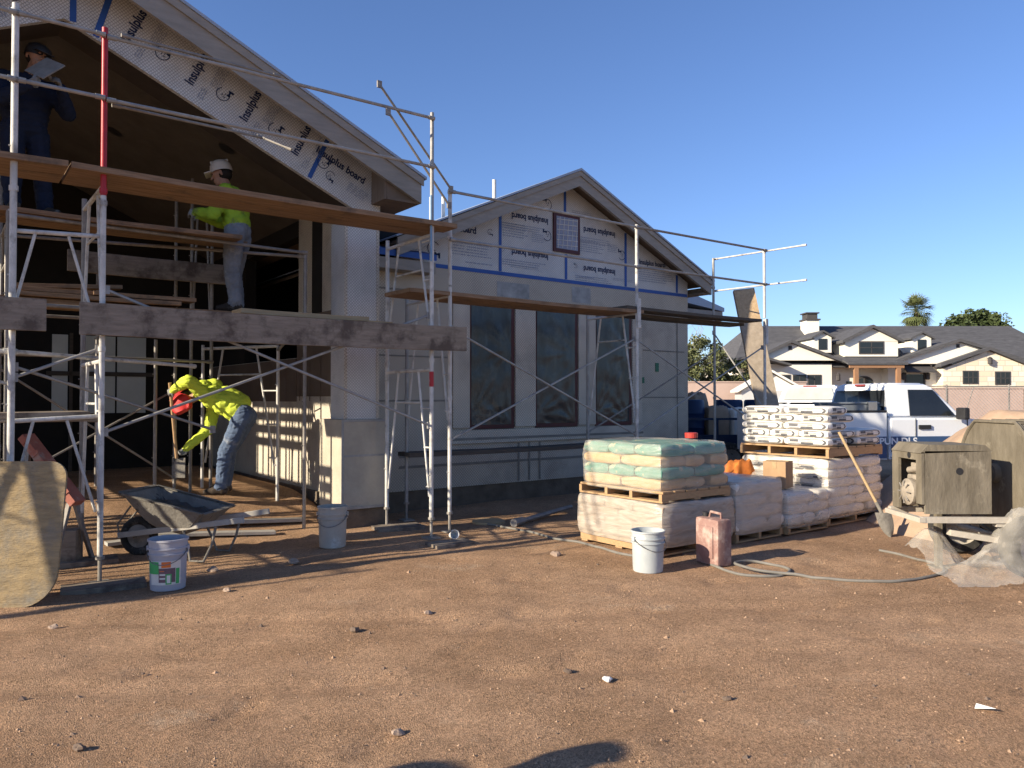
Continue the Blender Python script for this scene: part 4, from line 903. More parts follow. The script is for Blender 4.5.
k = 12; gv = [[m.v((-.34+.66*i/k, -.27+.54*j/k, .55+.05*noise.noise(Vector((i*.5, j*.5, 1)))+.03*noise.noise(Vector((i*1.3, j*1.3, 4))))) for j in range(k+1)] for i in range(k+1)]
for i in range(k):
    for j in range(k): m.f([gv[i][j], gv[i+1][j], gv[i+1][j+1], gv[i][j+1]])
m.build('mortar_load', 'wet_mortar', wb, True)
for s in (-1, 1):
    m = MB(); m.beam((-.56, s*.10, .22), (.86, s*.30, .43), .04, .055, bev=.005); m.build('handle', 'pale_beam', wb)
    m = MB(); m.path([(.20, s*.22, .30), (.26, s*.24, .16), (.30, s*.27, .015), (.44, s*.27, .012), (.52, s*.26, .18), (.56, s*.26, .36)], .013, 8); m.build('leg', 'steel_caked', wb, True)
    m = MB(); m.path([(-.55, s*.10, .22), (-.58, s*.09, .33), (-.42, s*.12, .52)], .010, 6); m.build('brace', 'steel_caked', wb, True)
m = MB(); ring = [(-.40+.16*math.cos(a), 0, .20+.16*math.sin(a)) for a in [2*math.pi*i/28 for i in range(28)]]; m.path(ring, .042, 10, closed=True)
wh = m.build('wheel', 'tyre', wb, True)
m = MB(); m.lathe([(.02, -.05), (.055, -.03), (.12, -.02), (.12, .02), (.055, .03), (.02, .05)], 20, (-.40, 0, .20), Matrix.Rotation(R(90), 4, 'X')); m.build('rim', 'dull_tube', wh, True)
m = MB(); m.tube((-.40, -.13, .20), (-.40, .13, .20), .01, 8); m.build('axle', 'steel_caked', wb)

# ------------------------------------------------------------------ buckets, can, board, small site things
def bucket(label, x, y, m_, h=.37, tilt=0, lab=False, fill=False, rz=0):
    t = thing('bucket', label, 'bucket', (x, y, ground_z(x, y)), rz, 'five gallon buckets on the dirt')
    b = MB(); s = h/.37
    b.lathe([(.118, 0), (.128, .006), (.132, .05), (.138, .255), (.148, .258), (.148, .268), (.139, .270), (.140, .295), (.150, .298), (.150, .308), (.142, .310), (.143, .352), (.152, .354), (.152, .368), (.146, .370), (.140, .368), (.134, .20), (.126, .012)], 32)
    for vt in b.bm.verts: vt.co.z *= s
    bd = b.build('pail', m_, t, True)
    b = MB(); pts = [(.150*math.cos(a), -.150*math.sin(a)-.02*math.sin(a), .30-.10*math.sin(a)) for a in [math.pi*i/14 for i in range(15)]]
    b.path([(x_, y_, z_*s) for x_, y_, z_ in pts], .0035, 6); b.build('bail_handle', 'wire', t, True)
    b = MB()
    for sx in (-1, 1): b.box((sx*.150, 0, .30*s), (.016, .04, .04), None, .004)
    b.build('handle_ear', m_, t)
    if fill:
        b = MB(); b.lathe([(.001, .30*s), (.06, .305*s), (.136, .295*s)], 20, cap0=False, cap1=False); b.build('mortar_crust', 'mortar', t, True)
    if lab:
        L_ = MB(); 
        def patch(a0, a1, z0, z1, mi, r=.1385):
            L_.mi = mi; n = 8
            for i in range(n):
                q0, q1 = a0+(a1-a0)*i/n, a0+(a1-a0)*(i+1)/n
                def P(a, z): rr = r+.006*(z-.05)/.2+.0012*mi*.3; return (rr*math.sin(a), -rr*math.cos(a), z)
                L_.quad(P(q0, z0), P(q1, z0), P(q1, z1), P(q0, z1))
        patch(-.80, .95, .055, .240, 0, .1355); patch(-.95, -.25, .14, .235, 1, .1368); patch(-.10, .38, .19, .235, 2, .1368); patch(-.25, .62, .075, .185, 3, .1368)
        patch(.12, .42, .06, .14, 1, .1380); patch(.18, .36, .07, .13, 0, .1386); patch(-.2, .1, .10, .112, 0, .138); patch(-.2, .1, .13, .142, 0, .138); patch(-.2, .05, .16, .166, 2, .138); patch(.66, .86, .06, .18, 1, .1372)
        L_.build('paper_label', ['lab_white', 'lab_green', 'lab_orange', 'lab_dark'], t, fix=False)
    return t
bucket('lavender grey bucket with a green and orange label beside the wheelbarrow', -2.72, 6.1, 'bucket_lav', .40, lab=True, rz=R(10))
bk3 = bucket('mortar splashed grey bucket in front of the column pedestal', -1.80, 7.73, 'bucket', .41, fill=True)
bucket('plain pale bucket at the corner of the teal bag pallet', 1.19, 6.75, 'bucket_pale', .36, rz=R(25))
# rounded mortar board standing on edge, leaning back
mb_ = MB(); pts = []
w, h, rad = 1.0, 1.05, .17
for cx, cz, a0, rr in ((w/2, 0, -90, .26), (w/2, h, 0, .12), (-w/2, h, 90, .12), (-w/2, 0, 180, .2)):
    sx, sz = (1 if cx > 0 else -1), (1 if cz > 0 else -1)
    for i in range(9): a = R(a0+90*i/8); pts.append((cx-sx*rr+rr*math.cos(a), 0, cz-sz*rr+rr*math.sin(a)))
mb_.prism(pts, (0, .022, 0))
o = single(mb_, 'mortar_board', 'mortarboard', 'stained tan plywood sheet with rounded corners standing at the left', 'plywood sheet', (-3.78, 5.50, ground_z(-3.75, 5.5)-.01)); o.rotation_euler = (R(-9), 0, R(4))
m = MB(); m.beam((-3.98, 5.62, .0), (-3.98, 5.98, .0), .3, .3); m.bm.free()
t = thing('sawhorse', 'faded red steel sawhorse behind the tan plywood sheet', 'sawhorse', (-4.06, 6.85, ground_z(-4.06, 6.85)), R(-8))
m = MB(); m.beam((-.30, 0, 1.16), (.22, 0, .57), .14, .07, bev=.006)
for k in range(5): m.beam((-.26+k*.1, -.072, 1.135-k*.113), (-.24+k*.1, -.072, 1.11-k*.113), .01, .075)
m.build('crossbar', mat('sawhorse_red', (.40, .15, .11), (.28, .10, .075), 6, .8, bump=.3, c3=(.34, .28, .24), s3=6), t)
for x, zt in ((-.24, 1.06), (.16, .60)):
    for s in (-1, 1):
        m = MB(); m.beam((x, s*.03, zt-.02), (x+.02, s*.26, 0), .035, .035, bev=.004); m.build('leg', 'dull_tube', t)
m = MB(); m.box((0, 0, .16), (.13, .19, .32), None, .006); m.lathe([(.02, 0), (.02, .004)], 12, (.0, -.097, .2), Matrix.Rotation(R(90), 4, 'X'))
single(m, 'timber_block', 'plank_grey', 'grey upright block of wood below the red sawhorse', 'wood block', (-3.98, 6.95, ground_z(-3.98, 6.95)), R(15))
for k, (u, v, lb, s) in enumerate(((-4.03, -1.98, 'plank pad under the foot of the red topped post', (.60, .26, .045)), (-4.0, -.98, 'plank pad under the inner foot of the same frame', (.5, .26, .045)), (-.87, -1.0, 'plank pad beside the foot behind the column pedestal', (.55, .3, .04)), (-.90, -2.15, 'plank pad under the foot beside the white cup', (.45, .25, .035)))):
    p = W(u, v-.22 if k != 1 else v-.15); m = MB(); m.box((0, 0, s[2]/2), s, None, .004); single(m, 'timber_pad', 'plank_grey', lb, 'wood pad', (p.x, p.y, ground_z(p.x, p.y)-.004), A+R(rnd.uniform(-12, 12)))
for x, y, l, rz, lb in ((-3.0, 8.75, 1.25, 30, 'long pale board lying on the dirt below the lit patio wall'), (-3.3, 8.2, 1.5, 24, 'pale board lying on the dirt behind the wheelbarrow'), (-3.75, 7.85, .7, 40, 'short board lying on the dirt by the wheelbarrow wheel')):
    z = ground_z(x, y); dx, dy = math.cos(R(rz))*l/2, math.sin(R(rz))*l/2
    z0, z1 = ground_z(x-dx, y-dy), ground_z(x+dx, y+dy)
    m = MB(); m.beam((-dx, -dy, z0-z+.03), (dx, dy, z1-z+.03), .14, .035, bev=.004); single(m, 'loose_board', 'pale_beam', lb, 'board', (x, y, z), 0, 'loose boards on the dirt')
# jerrycan
t = thing('jerry_can', 'faded pinkish red jerry can beside the pale bucket', 'jerry can', (1.83, 7.0, ground_z(1.83, 7.0)), R(28))
m = MB(); m.box((0, 0, .21), (.17, .30, .42), None, .03); m.box((-.09, 0, .21), (.012, .18, .28), None, .005); m.box((.09, 0, .21), (.012, .18, .28), None, .005); m.build('tank', 'jerry', t, True)
m = MB(); m.path([(0, -.10, .41), (0, -.10, .465), (0, .03, .47), (0, .05, .41)], .013, 8); m.build('carry_handle', 'jerry', t, True)
m = MB(); m.lathe([(.03, 0), (.03, .04), (.024, .045)], 14, (0, .10, .415)); m.build('cap', 'black_plastic', t, True)
# cup
t = thing('paper_cup', 'white paper cup lying by the foot of the red banded post', 'cup', (-.62, 8.15, ground_z(-.62, 8.15)+.045), R(20))
m = MB(); m.lathe([(.034, -.06), (.047, .055), (.049, .058), (.045, .058), (.032, -.055)], 20, rot=Matrix.Rotation(R(75), 4, 'X')); m.build('cup_wall', 'paper', t, True)
# hoses
def sweep(pts, n=8):
    """Catmull-Rom through ground points"""
    out = []; P = [Vector((x, y, 0)) for x, y in pts]
    for i in range(len(P)-1):
        a, b_, c, d = P[max(i-1, 0)], P[i], P[i+1], P[min(i+2, len(P)-1)]
        for k in range(n):
            t = k/n; out.append(.5*((2*b_)+(c-a)*t+(2*a-5*b_+4*c-d)*t*t+(3*b_-a-3*c+d)*t**3))
    out.append(P[-1]); return out
pts = sweep([(1.78, 6.95), (1.92, 6.60), (2.25, 6.52), (2.42, 6.75), (2.20, 7.0), (1.98, 6.85), (2.10, 6.62), (2.38, 6.50), (2.62, 6.36), (2.95, 6.24), (3.25, 6.28), (3.62, 6.50), (3.78, 6.85), (3.72, 7.25), (3.60, 7.55)])
m = MB(); m.path([(p.x, p.y, ground_z(p.x, p.y)+.012+(.03 if 28 < i < 60 else 0)*math.sin(math.pi*(i-28)/32)) for i, p in enumerate(pts)], .0125, 8)
tag(m.build('hose', 'hose', None, True), 'grey hose coiled on the dirt in front of the pallets', 'hose')
pts = sweep([(-.45, 9.2), (.05, 8.75), (.45, 8.2), (.72, 7.95), (.98, 7.45), (1.25, 7.2)])
m = MB(); m.path([(p.x, p.y, ground_z(p.x, p.y)+.012) for p in pts], .013, 8)
tag(m.build('hose', 'hose', None, True), 'thin hose running from the window scaffold towards the teal bag pallet', 'hose')
m = MB(); m.tube((.12, 9.1, .05), (.78, 10.2, .06), .03, 8); m.tube((.02, 8.93, .05), (.12, 9.1, .05), .05, 8)
single(m, 'steel_prop', 'dull_tube', 'dull steel prop lying on the shaded dirt below the second window', 'steel prop')
m = MB(); m.lathe([(.0, .0), (.20, .0), (.20, .03), (.0, .03)], 18, (0, 0, 0), cap0=False, cap1=False)
single(m, 'plywood_disc', 'lumber', 'round pale lid lying on the shaded dirt below the first window', 'lid', (-.28, 9.25, ground_z(-.28, 9.25)+.003))
# stones and scraps one can pick out
def stone_mb(s, sd):
    m = MB(); m.ell((0, 0, s*.35), (s, s*.75, s*.5), None, 9, 6)
    for v in m.bm.verts: v.co += v.co.normalized()*s*.45*noise.noise(v.co*(1.2/s)+Vector((sd, 0, 0)))
    return m
for x, y, s, lb in ((-.51, 3.47, .030, 'pale stone left of the foreground shadow'), (-1.84, 3.29, .028, 'small dark stone near the lower left corner'), (.505, 4.09, .030, 'small white chip above the foreground shadow'), (.31, 4.24, .030, 'dark clod left of a white chip'), (1.07, 3.85, .026, 'dark clod in the right foreground'),
                    (-1.01, 4.97, .035, 'dark clod in the middle foreground'), (-3.0, 5.05, .03, 'brown stone at the left foreground'), (-1.98, 7.0, .05, 'brown stone beside the shadow left of the grey bucket'), (.42, 7.35, .06, 'pale stone left of the teal bag pallet'), (-2.6, 6.7, .045, 'brown stone behind the lavender bucket'), (-2.2, 5.95, .03, 'small stone right of the lavender bucket'), (-.58, 5.35, .03, 'pale stone in the middle of the bare dirt')):
    single(stone_mb(s, x), 'stone', 'paper' if lb.startswith('small white') else 'gravel_dark' if 'dark' in lb else 'stone_a', lb, 'stone', (x, y, ground_z(x, y)), 0, 'stones on the dirt')
m = MB(); vs = [(-.045, .015, .004), (.03, -.028, .020), (.05, .005, .006), (-.028, .030, .022)]; m.prism(vs, (0, 0, .002))
single(m, 'paper_scrap', 'paper', 'white paper scrap in the right foreground', 'paper scrap', (2.26, 3.69, ground_z(2.26, 3.69)+.004))

# ------------------------------------------------------------------ pallets and bags
def pallet(name, label, u, v, z, lu=1.0, lv=1.15, h=.125, group='wooden pallets', m_='pallet'):
    """lu along the house front, lv into it; corner at (u, v)"""
    p = W(u, v); t = thing(name, label, 'pallet', (p.x, p.y, z), A, group)
    for k in range(6):
        b = MB(); y = lv*(k+.5)/6; b.box((lu/2, y, h-.010), (lu, lv/6-.03, .020), None, .003); b.build('deck_board', m_, t)
    for x in (.02, lu/2, lu-.02):
        b = MB(); b.bx(x-.019, x+.019, 0, lv, .018, h-.022); b.build('stringer', m_, t)
    for y in (.06, lv/2, lv-.06):
        b = MB(); b.bx(0, lu, y-.045, y+.045, 0, .017); b.build('bottom_board', m_, t)
    return t
def pallet_turned(label, u, v, z, lu, lv, h=.125, m_='pallet'):
    """stringers run along u, so the openings show on the left (v) side"""
    p = W(u, v); t = thing('pallet', label, 'pallet', (p.x, p.y, z), A, 'wooden pallets')
    for k in range(6):
        b = MB(); x = lu*(k+.5)/6; b.box((x, lv/2, h-.010), (lu/6-.03, lv, .020), None, .003); b.build('deck_board', m_, t)
    for y in (.02, lv*.35, lv*.65, lv-.02):
        b = MB(); b.bx(0, lu, y-.019, y+.019, .018, h-.022); b.build('stringer', m_, t)
    for x in (.05, lu/2, lu-.05):
        b = MB(); b.bx(x-.045, x+.045, 0, lv, 0, .017); b.build('bottom_board', m_, t)
    return t
def bag_pt(x, y, z, lx, ly, lz, sd):
    ex = 1-.05*abs(y)**4-.09*abs(z)**4; ey = 1-.04*abs(x)**4-.09*abs(z)**4
    ez = 1-.07*abs(x)**7-.10*abs(y)**7-.08*(abs(x)*abs(y))**5
    n = noise.noise(Vector((x*1.7+sd, y*1.7, z*1.2))); n2 = noise.noise(Vector((x*4+sd, y*4, z*2+3)))
    return Vector((x*ex*lx/2*(1+.02*n), y*ey*ly/2*(1+.035*n), z*ez*lz/2*(1+.10*n+.06*n2)))
def bag_mesh(lx, ly, lz, sd):
    m = MB(); m.box((0, 0, 0), (2, 2, 2)); bmesh.ops.subdivide_edges(m.bm, edges=m.bm.edges[:], cuts=9, use_grid_fill=True)
    for v in m.bm.verts: v.co = bag_pt(*v.co, lx, ly, lz, sd)
    return m
def bag_print(b, lx, ly, lz, sd, q=random.Random(4)):
    """dark printed panel on the four sides of a white bag, following its surface"""
    for axis_ in (0, 1):
        for s in (-1, 1):
            L_ = lx if axis_ else ly
            def P(t, z, o):
                if axis_: p = bag_pt(-s*t, s, z*1.3, lx, ly, lz, sd); p.y += s*o
                else: p = bag_pt(s, s*t, z*1.3, lx, ly, lz, sd); p.x += s*o
                return p
            def r(ta, tb, za, zb, mi):
                b.mi = mi; n = max(1, int(abs(tb-ta)/.12)); o = .0022+.001*mi
                for i in range(n):
                    t0, t1 = ta+(tb-ta)*i/n, ta+(tb-ta)*(i+1)/n
                    b.quad(P(t0, za, o), P(t1, za, o), P(t1, zb, o), P(t0, zb, o))
            if axis_ or True:
                k = .80 if axis_ else .62
                f = -1 if axis_ else 1
                r(-k, k, .42, .56, 0); r(-k, k, -.56, -.42, 0); r(-k-.02, -k, -.52, .52, 0)
                r(-k*.92, -k*.40, -.06, .38, 0); r(-k*.36, k*.05, .06, .28, 1); r(-k*.25, k*.45, -.40, -.06, 0); r(-k*.9, -k*.3, -.34, -.16, 1); r(k*.1, k*.42, .06, .32, 1)
                b.mi = 0; n = 8
                for i in range(n):
                    a0, a1 = -1.57+3.14*i/n, -1.57+3.14*(i+1)/n
                    b.quad(*[P(k+(.16 if axis_ else .2)*math.cos(a)*rr_-.02, .5*math.sin(a)*rr_, .0024) for a, rr_ in ((a0, 1), (a1, 1), (a1, .35), (a0, .35))])
def put_bag(label, u, v, z, lu, lv, lz, m_, sd, cat='bag', group=None, printed=False, parent=None):
    """lu/lv: extent along u and v; z of the underside"""
    j = rnd.uniform(-.012, .012)
    lx, ly = max(lu, lv), min(lu, lv); turn = 0 if lu >= lv else R(90)
    me_ = bag_mesh(lx+.015, ly+.015, lz*1.10, sd)
    if parent is not None:
        o = me_.build('bag', m_, parent, True); o.location = (u+j, v+j, z+lz/2); o.rotation_euler = (0, 0, turn); t = o
    else:
        p = W(u+j*.5, v+j); o = me_.build('cement_bag', m_, None, True); o.location = (p.x, p.y, z+lz/2); o.rotation_euler = (0, 0, A+turn+rnd.uniform(-.015, .015)); t = tag(o, label, cat, group)
    if printed:
        b = MB(); bag_print(b, lx+.015, ly+.015, lz*1.10, sd); pr_ = b.build('printing', ['bag_ink', 'bag_ink_grey'], t if parent is None else None, fix=False)
        if parent is not None: pr_.parent = parent; pr_.matrix_local = o.matrix_local
    return t
def wrap_shell(u0, u1, v0, v1, z0, z1, m_, parent, top=True, sd=0, bulge=.015, amp=.007, name='stretch_wrap'):
    m = MB(); m.box((0, 0, 0), (2, 2, 2)); bmesh.ops.subdivide_edges(m.bm, edges=m.bm.edges[:], cuts=15, use_grid_fill=True)
    for v in m.bm.verts:
        x, y, z = v.co
        rx = 1-.05*abs(y)**10-.02*abs(z)**8; ry = 1-.05*abs(x)**10-.02*abs(z)**8
        n = noise.noise(Vector((x*2+sd, y*2, z*1.5)))+.5*noise.noise(Vector((x*5+sd, y*5, z*7)))
        k = 1+bulge*(1-z*z)
        v.co = Vector(((u0+u1)/2+x*rx*k*(u1-u0)/2+amp*n*x, (v0+v1)/2+y*ry*k*(v1-v0)/2+amp*n*y, (z0+z1)/2+z*(z1-z0)/2*(1-.02*(abs(x)**6+abs(y)**6)*(z > 0))+(amp*1.6*n if z > .9 else 0)))
    if not top: bmesh.ops.delete(m.bm, geom=[f for f in m.bm.faces if abs(f.normal.z) > .9], context='FACES')
    return m.build(name, m_, parent, True)

# --- stack A: wrapped grey load below, teal and tan bags above
UA, VA = .32, -4.12
def wrapped_load(label, u, v, lu, lv, z0, rows, bh, m_, wrapm, group='wrapped pallet loads', sd=0, ztop=None):
    """bags built as parts, bound together by film: moves as one"""
    p = W(u, v); t = thing('wrapped_load', label, 'wrapped load', (p.x, p.y, z0), A, group)
    for r in range(rows):
        z = r*bh
        if r % 2 == 0:
            for j in range(2): put_bag('', lu*.2, lv*(j+.5)/2, z, lu*.38, lv/2-.01, bh, m_[r % len(m_)], sd+r*3+j, parent=t)
            for i in (1, 2): put_bag('', lu*(.42+.19*2*(i-1)+.1), lv*.25, z, lu*.28, lv/2-.01, bh, m_[r % len(m_)], sd+r*3+i+7, parent=t)
        else:
            for j in range(3): put_bag('', lu*.25, lv*(j+.5)/3, z, lu*.48, lv/3-.01, bh, m_[r % len(m_)], sd+r*3+j, parent=t)
            put_bag('', lu*.75, lv*.17, z, lu*.48, lv/3-.01, bh, m_[r % len(m_)], sd+r*5, parent=t)
        if r == rows-1: put_bag('', lu*.72, lv*.6, z, lu*.5, lv*.48, bh, m_[r % len(m_)], sd+91, parent=t); put_bag('', lu*.3, lv*.55, z-.01, lu*.5, lv*.5, bh, m_[r % len(m_)], sd+92, parent=t)
    wrap_shell(-.02, lu+.02, -.02, lv+.02, -.03, (ztop or rows*bh)+.02, wrapm, t, True, sd)
    return t
pallet('pallet', 'pallet on the dirt under the grey wrapped load of the teal bag stack', UA, VA, .012, 1.03, 1.12, .11)
wrapped_load('grey film wrapped load under the pallet of teal and tan bags', UA-.02, VA-.03, 1.08, 1.18, .125, 4, .091, ['bag_grey'], 'wrap_grey', sd=3)
pallet_turned('yellowish pallet between the grey wrapped load and the teal bags', UA-.0, VA-.01, .512, 1.02, 1.15, .105, 'pallet')
wrapped_load('film wrapped rows of teal and tan bags at the top of its stack', UA+.02, VA+.02, .98, 1.08, .620, 4, .107, ['bag_tan', 'bag_teal'], 'wrap_clear', sd=9)
m = MB(); m.lathe([(.065, 0), (.068, .05), (.06, .055)], 18); p = W(UA+.85, VA+.35); m.build  # small lid on the stack
single(m, 'paint_tin', 'red_plastic', 'small red tin on top of the teal bag stack', 'tin', (p.x, p.y, 1.085))
# --- stack B: low milky load beside it
UB = 1.42
pallet('pallet', 'pallet under the low milky wrapped load in the middle', UB, VA-.02, .012, .80, 1.1, .11)
wrapped_load('low milky film wrapped load beside the teal bag stack', UB, VA-.02, .80, 1.1, .125, 4, .125, ['bag_white'], 'wrap_grey', sd=23)
# --- small load C in front of the white bags
UC = 2.30
pallet('pallet', 'pallet under the small film wrapped pair of bags', UC, VA-.04, .012, .80, 1.1, .09)
wrapped_load('small clear wrapped load of white bags below the cardboard box', UC, VA-.04, .80, 1.1, .105, 3, .115, ['bag_white'], 'wrap', sd=31)
# --- stack D: white printed bags
UD, VD, LD = 3.16, -4.12, 1.2
pallet('pallet', 'pallet on the dirt under the wrapped white bag load', UD, VD, .012, LD, LD, .11)
td = wrapped_load('wrapped lower load of white printed bags below the yellowish pallet', UD, VD, LD, LD, .125, 6, .108, ['bag_white'], 'wrap', sd=41)
b = MB()
for z in (.43, .32, .54):
    for y0 in (.15, .75) if z != .43 else (.05, .45, .85): 
        b.mi = 0; x = -.0485; w_ = .38 if z != .43 else .26
        b.bx(x, x+.002, y0, y0+w_, z+.045, z+.05); b.bx(x, x+.002, y0, y0+w_, z-.005, z); b.bx(x, x+.002, y0+.02, y0+w_*.45, z+.01, z+.035); b.mi = 1; b.bx(x, x+.002, y0+w_*.5, y0+w_*.8, z+.005, z+.03)
b.build('printing', ['bag_ink', 'bag_ink_grey'], td)
pallet_turned('yellowish pallet carrying the rows of white printed bags', UD-.02, VD-.02, .80, LD+.02, LD+.02, .125)
rown = ['lowest', 'second', 'middle', 'fourth', 'top']; posL2 = ['right', 'left']; posL3 = ['right', 'centre', 'left']
G = 'white printed bags on the upper pallet'; BH = .093
for r in range(5):
    z = .932+r*BH; n_ = rown[r]
    if r % 2 == 0:
        for j in range(2): put_bag(f'white printed bag in the {n_} row of the sunlit side, {posL2[j]} one of two', UD+.22, VD+.6*(j+.5), z, .42, .585, BH, 'bag_white', r*7+j, 'bag', G, True)
    else:
        for j in range(3): put_bag(f'white printed bag in the {n_} row of the sunlit side, {posL3[j]} one of three', UD+.305, VD+.4*(j+.5), z, .585, .385, BH, 'bag_white', r*7+j, 'bag', G, True)
for r in range(2):
    for j in range(3): put_bag(f'white printed bag in the low right block, {rown[r]} row, {("front", "middle", "back")[j]}', UD+.91, VD+.4*(j+.5), .932+r*BH, .54, .385, BH, 'bag_white', 60+r*5+j, 'bag', G, True)
# things lying on the loads
t = thing('cardboard_box', 'brown cardboard box on the small wrapped load', 'box', (*W(2.62, -3.82)[:2], .478), A+R(14))
m = MB(); m.box((0, 0, .15), (.24, .26, .30), None, .004); m.build('carton', 'card', t)
m = MB(); m.box((0, 0, .3025), (.05, .26, .003)); m.box((-.122, 0, .26), (.003, .05, .08)); m.build('packing_tape', 'lumber', t)
m = MB(); m.ell((0, 0, .10), (.17, .14, .11), None, 32, 20)
for v in m.bm.verts: v.co += .07*noise.noise_vector(v.co*7)+Vector((0, 0, .06))*(1-abs(noise.noise(v.co*6)))**4; v.co.z = max(v.co.z, .0)
p = W(2.74, -3.20); t = thing('vest_bundle', 'crumpled orange vest bundled at the back of the small wrapped load', 'vest', (p.x, p.y, .50), 0)
m.build('cloth', 'orange', t, True); m = MB(); m.box((.03, -.02, -.02), (.24, .2, .06), None, .02); m.build('strap', 'lab_dark', t)
m = MB(); m.ell((0, 0, .08), (.19, .16, .14), None, 18, 10)
for v in m.bm.verts: v.co += v.co.normalized()*.05*noise.noise(v.co*9)
p = W(2.86, -3.52); o = single(m, 'plastic_bundle', 'wrap', 'crumpled clear plastic between the orange vest and cardboard box', 'plastic film', (p.x, p.y, .475), sm=True)
m = MB(); m.ell((0, 0, .03), (.16, .11, .045), None, 14, 8)
for v in m.bm.verts: v.co += v.co.normalized()*.02*noise.noise(v.co*14)
p = W(UB+.2, VA+.95); single(m, 'plastic_bundle', 'wrap_grey', 'white scrap of film on the back of the milky load', 'plastic film', (p.x, p.y, .65), sm=True)
# shovel leaning on the white bags
t = thing('shovel', 'long handled shovel leaning against the white bags', 'shovel', (4.12, 8.40, ground_z(4.12, 8.4)), 0)
m = MB(); m.tube((-.10, .07, .34), (-.42, .30, 1.13), .017, 10); m.build('handle', 'lumber', t, True)
m = MB(); m.tube((-.06, .045, .24), (-.11, .078, .37), .019, 10, .021)
me_ = []; 
for j in range(7):
    tt = j/6; zc = .26-.26*tt; w_ = .10*(1-.75*tt**3) if tt < 1 else .015
    me_.append([m.v((-.055+.055*tt+w_*sx*.9, .04-.04*tt-.02*(1-sx*sx), zc)) for sx in (-1, -.5, 0, .5, 1)])
for a, c in zip(me_, me_[1:]):
    for j in range(4): m.f([a[j], a[j+1], c[j+1], c[j]])
m.build('blade', 'steel_caked', t, True)

# ------------------------------------------------------------------ mortar mixer and its plastic
mx = thing('mortar_mixer', 'mortar caked towable mixer with square engine cover', 'mixer', (3.76, 6.75, 0), 0)
m = MB()
# engine cover: folded sheet, open on the left
cov = [(-.27, .50), (.30, .50), (.30, 1.0), (.26, 1.08), (-.20, 1.10), (-.29, 1.02)]
m.bx(-.27, .29, -.25, -.225, .52, 1.05); m.bx(-.27, .29, .225, .25, .52, 1.05); m.bx(.275, .30, -.225, .225, .52, 1.05)
m.prism([(-.31, -.25, 1.03), (-.24, -.25, 1.105), (.24, -.25, 1.10), (.30, -.25, 1.05)], (0, .5, 0))
m.bx(-.30, -.275, -.25, -.16, .60, 1.04); m.bx(-.30, -.275, .14, .25, .52, 1.04); m.bx(-.30, -.275, -.16, .14, .97, 1.04)
m.build('engine_cover', 'mixer', mx)
m = MB(); m.lathe([(.03, 0), (.03, .003)], 18, (.02, -.2505, .88), Matrix.Rotation(R(90), 4, 'X')); m.lathe([(.028, 0), (.028, .003)], 18, (-.3005, -.05, 1.005), Matrix.Rotation(R(-90), 4, 'Y')); m.build('vent_hole', 'black_plastic', mx)
m = MB(); m.box((-.12, .0, .72), (.22, .28, .22), None, .03); m.lathe([(.11, 0), (.12, .02), (.115, .06), (.07, .085), (.03, .09)], 20, (-.235, .0, .68), Matrix.Rotation(R(-90), 4, 'Y')); m.box((-.15, -.03, .89), (.16, .2, .09), None, .02); m.tube((-.22, .1, .86), (-.22, -.12, .9), .03, 10)
eng = m.build('engine', 'engine', mx, True)
m = MB()
for i in range(8):
    a = math.pi*2*i/8; m.tube((-.325, .05*math.cos(a), .68+.05*math.sin(a)), (-.325, .1*math.cos(a), .68+.1*math.sin(a)), .006, 5)
m.build('pull_starter', 'dull_tube', eng)
m = MB(); m.beam((-.32, -.27, .475), (.42, -.29, .475), .05, .05, bev=.004); m.beam((-.32, .27, .49), (1.35, .27, .49), .05, .05, bev=.004); m.beam((-.32, -.3, .475), (-.32, .3, .475), .05, .04)
m.beam((-.05, -.2, .36), (.35, -.25, .30), .08, .05, bev=.005); m.beam((.3, -.27, .45), (1.4, -.27, .40), .06, .06)
m.build('chassis', 'mixer_pale', mx)
# drum: horizontal trough with flanged end plates
dr = MB(); n = 26
dc = (.60, .14, .83); dl = 1.05; rr = .52
def droutline(r, open_=True):
    pts = []
    for i in range(41):
        a = R(58)+R(-296)*i/40; pts.append((r*math.cos(a), r*math.sin(a)))
    return pts[::-1]
ol = droutline(rr)
for i in range(len(ol)-1):
    (y0, z0), (y1, z1) = ol[i], ol[i+1]
    dr.quad((dc[0], dc[1]+y0, dc[2]+z0), (dc[0]+dl, dc[1]+y0, dc[2]+z0), (dc[0]+dl, dc[1]+y1, dc[2]+z1), (dc[0], dc[1]+y1, dc[2]+z1))
drum = dr.build('drum', 'mixer', mx, True)
for x in (dc[0]-.03, dc[0]+dl):
    e = MB(); e.prism([(x, dc[1]+y, dc[2]+z) for y, z in droutline(rr+.02)], (.03, 0, 0)); e.build('end_plate', 'mixer', drum)
e = MB(); e.path([(dc[0]-.035, dc[1]+y, dc[2]+z) for y, z in droutline(rr+.02)], .016, 6, closed=True); e.lathe([(.09, 0), (.08, .05), (.03, .055)], 16, (dc[0]-.03, dc[1], dc[2]), Matrix.Rotation(R(-90), 4, 'Y')); e.build('rim_flange', 'mixer', drum, True)
e = MB(); e.bx(dc[0]+.02, dc[0]+dl-.02, dc[1]-.26, dc[1]+.26, 1.275, 1.29)
for k in range(7): e.tube((dc[0]+.1+k*.13, dc[1]-.25, 1.30), (dc[0]+.1+k*.13, dc[1]+.25, 1.30), .008, 6)
e.build('safety_grate', 'mixer', drum)
e = MB(); e.prism([(dc[0]+.15, dc[1]-.46, .88), (dc[0]+.9, dc[1]-.46, .88), (dc[0]+.75, dc[1]-.62, 1.08), (dc[0]+.3, dc[1]-.62, 1.08)], (0, .015, .01)); e.build('pour_spout', 'mixer', drum)
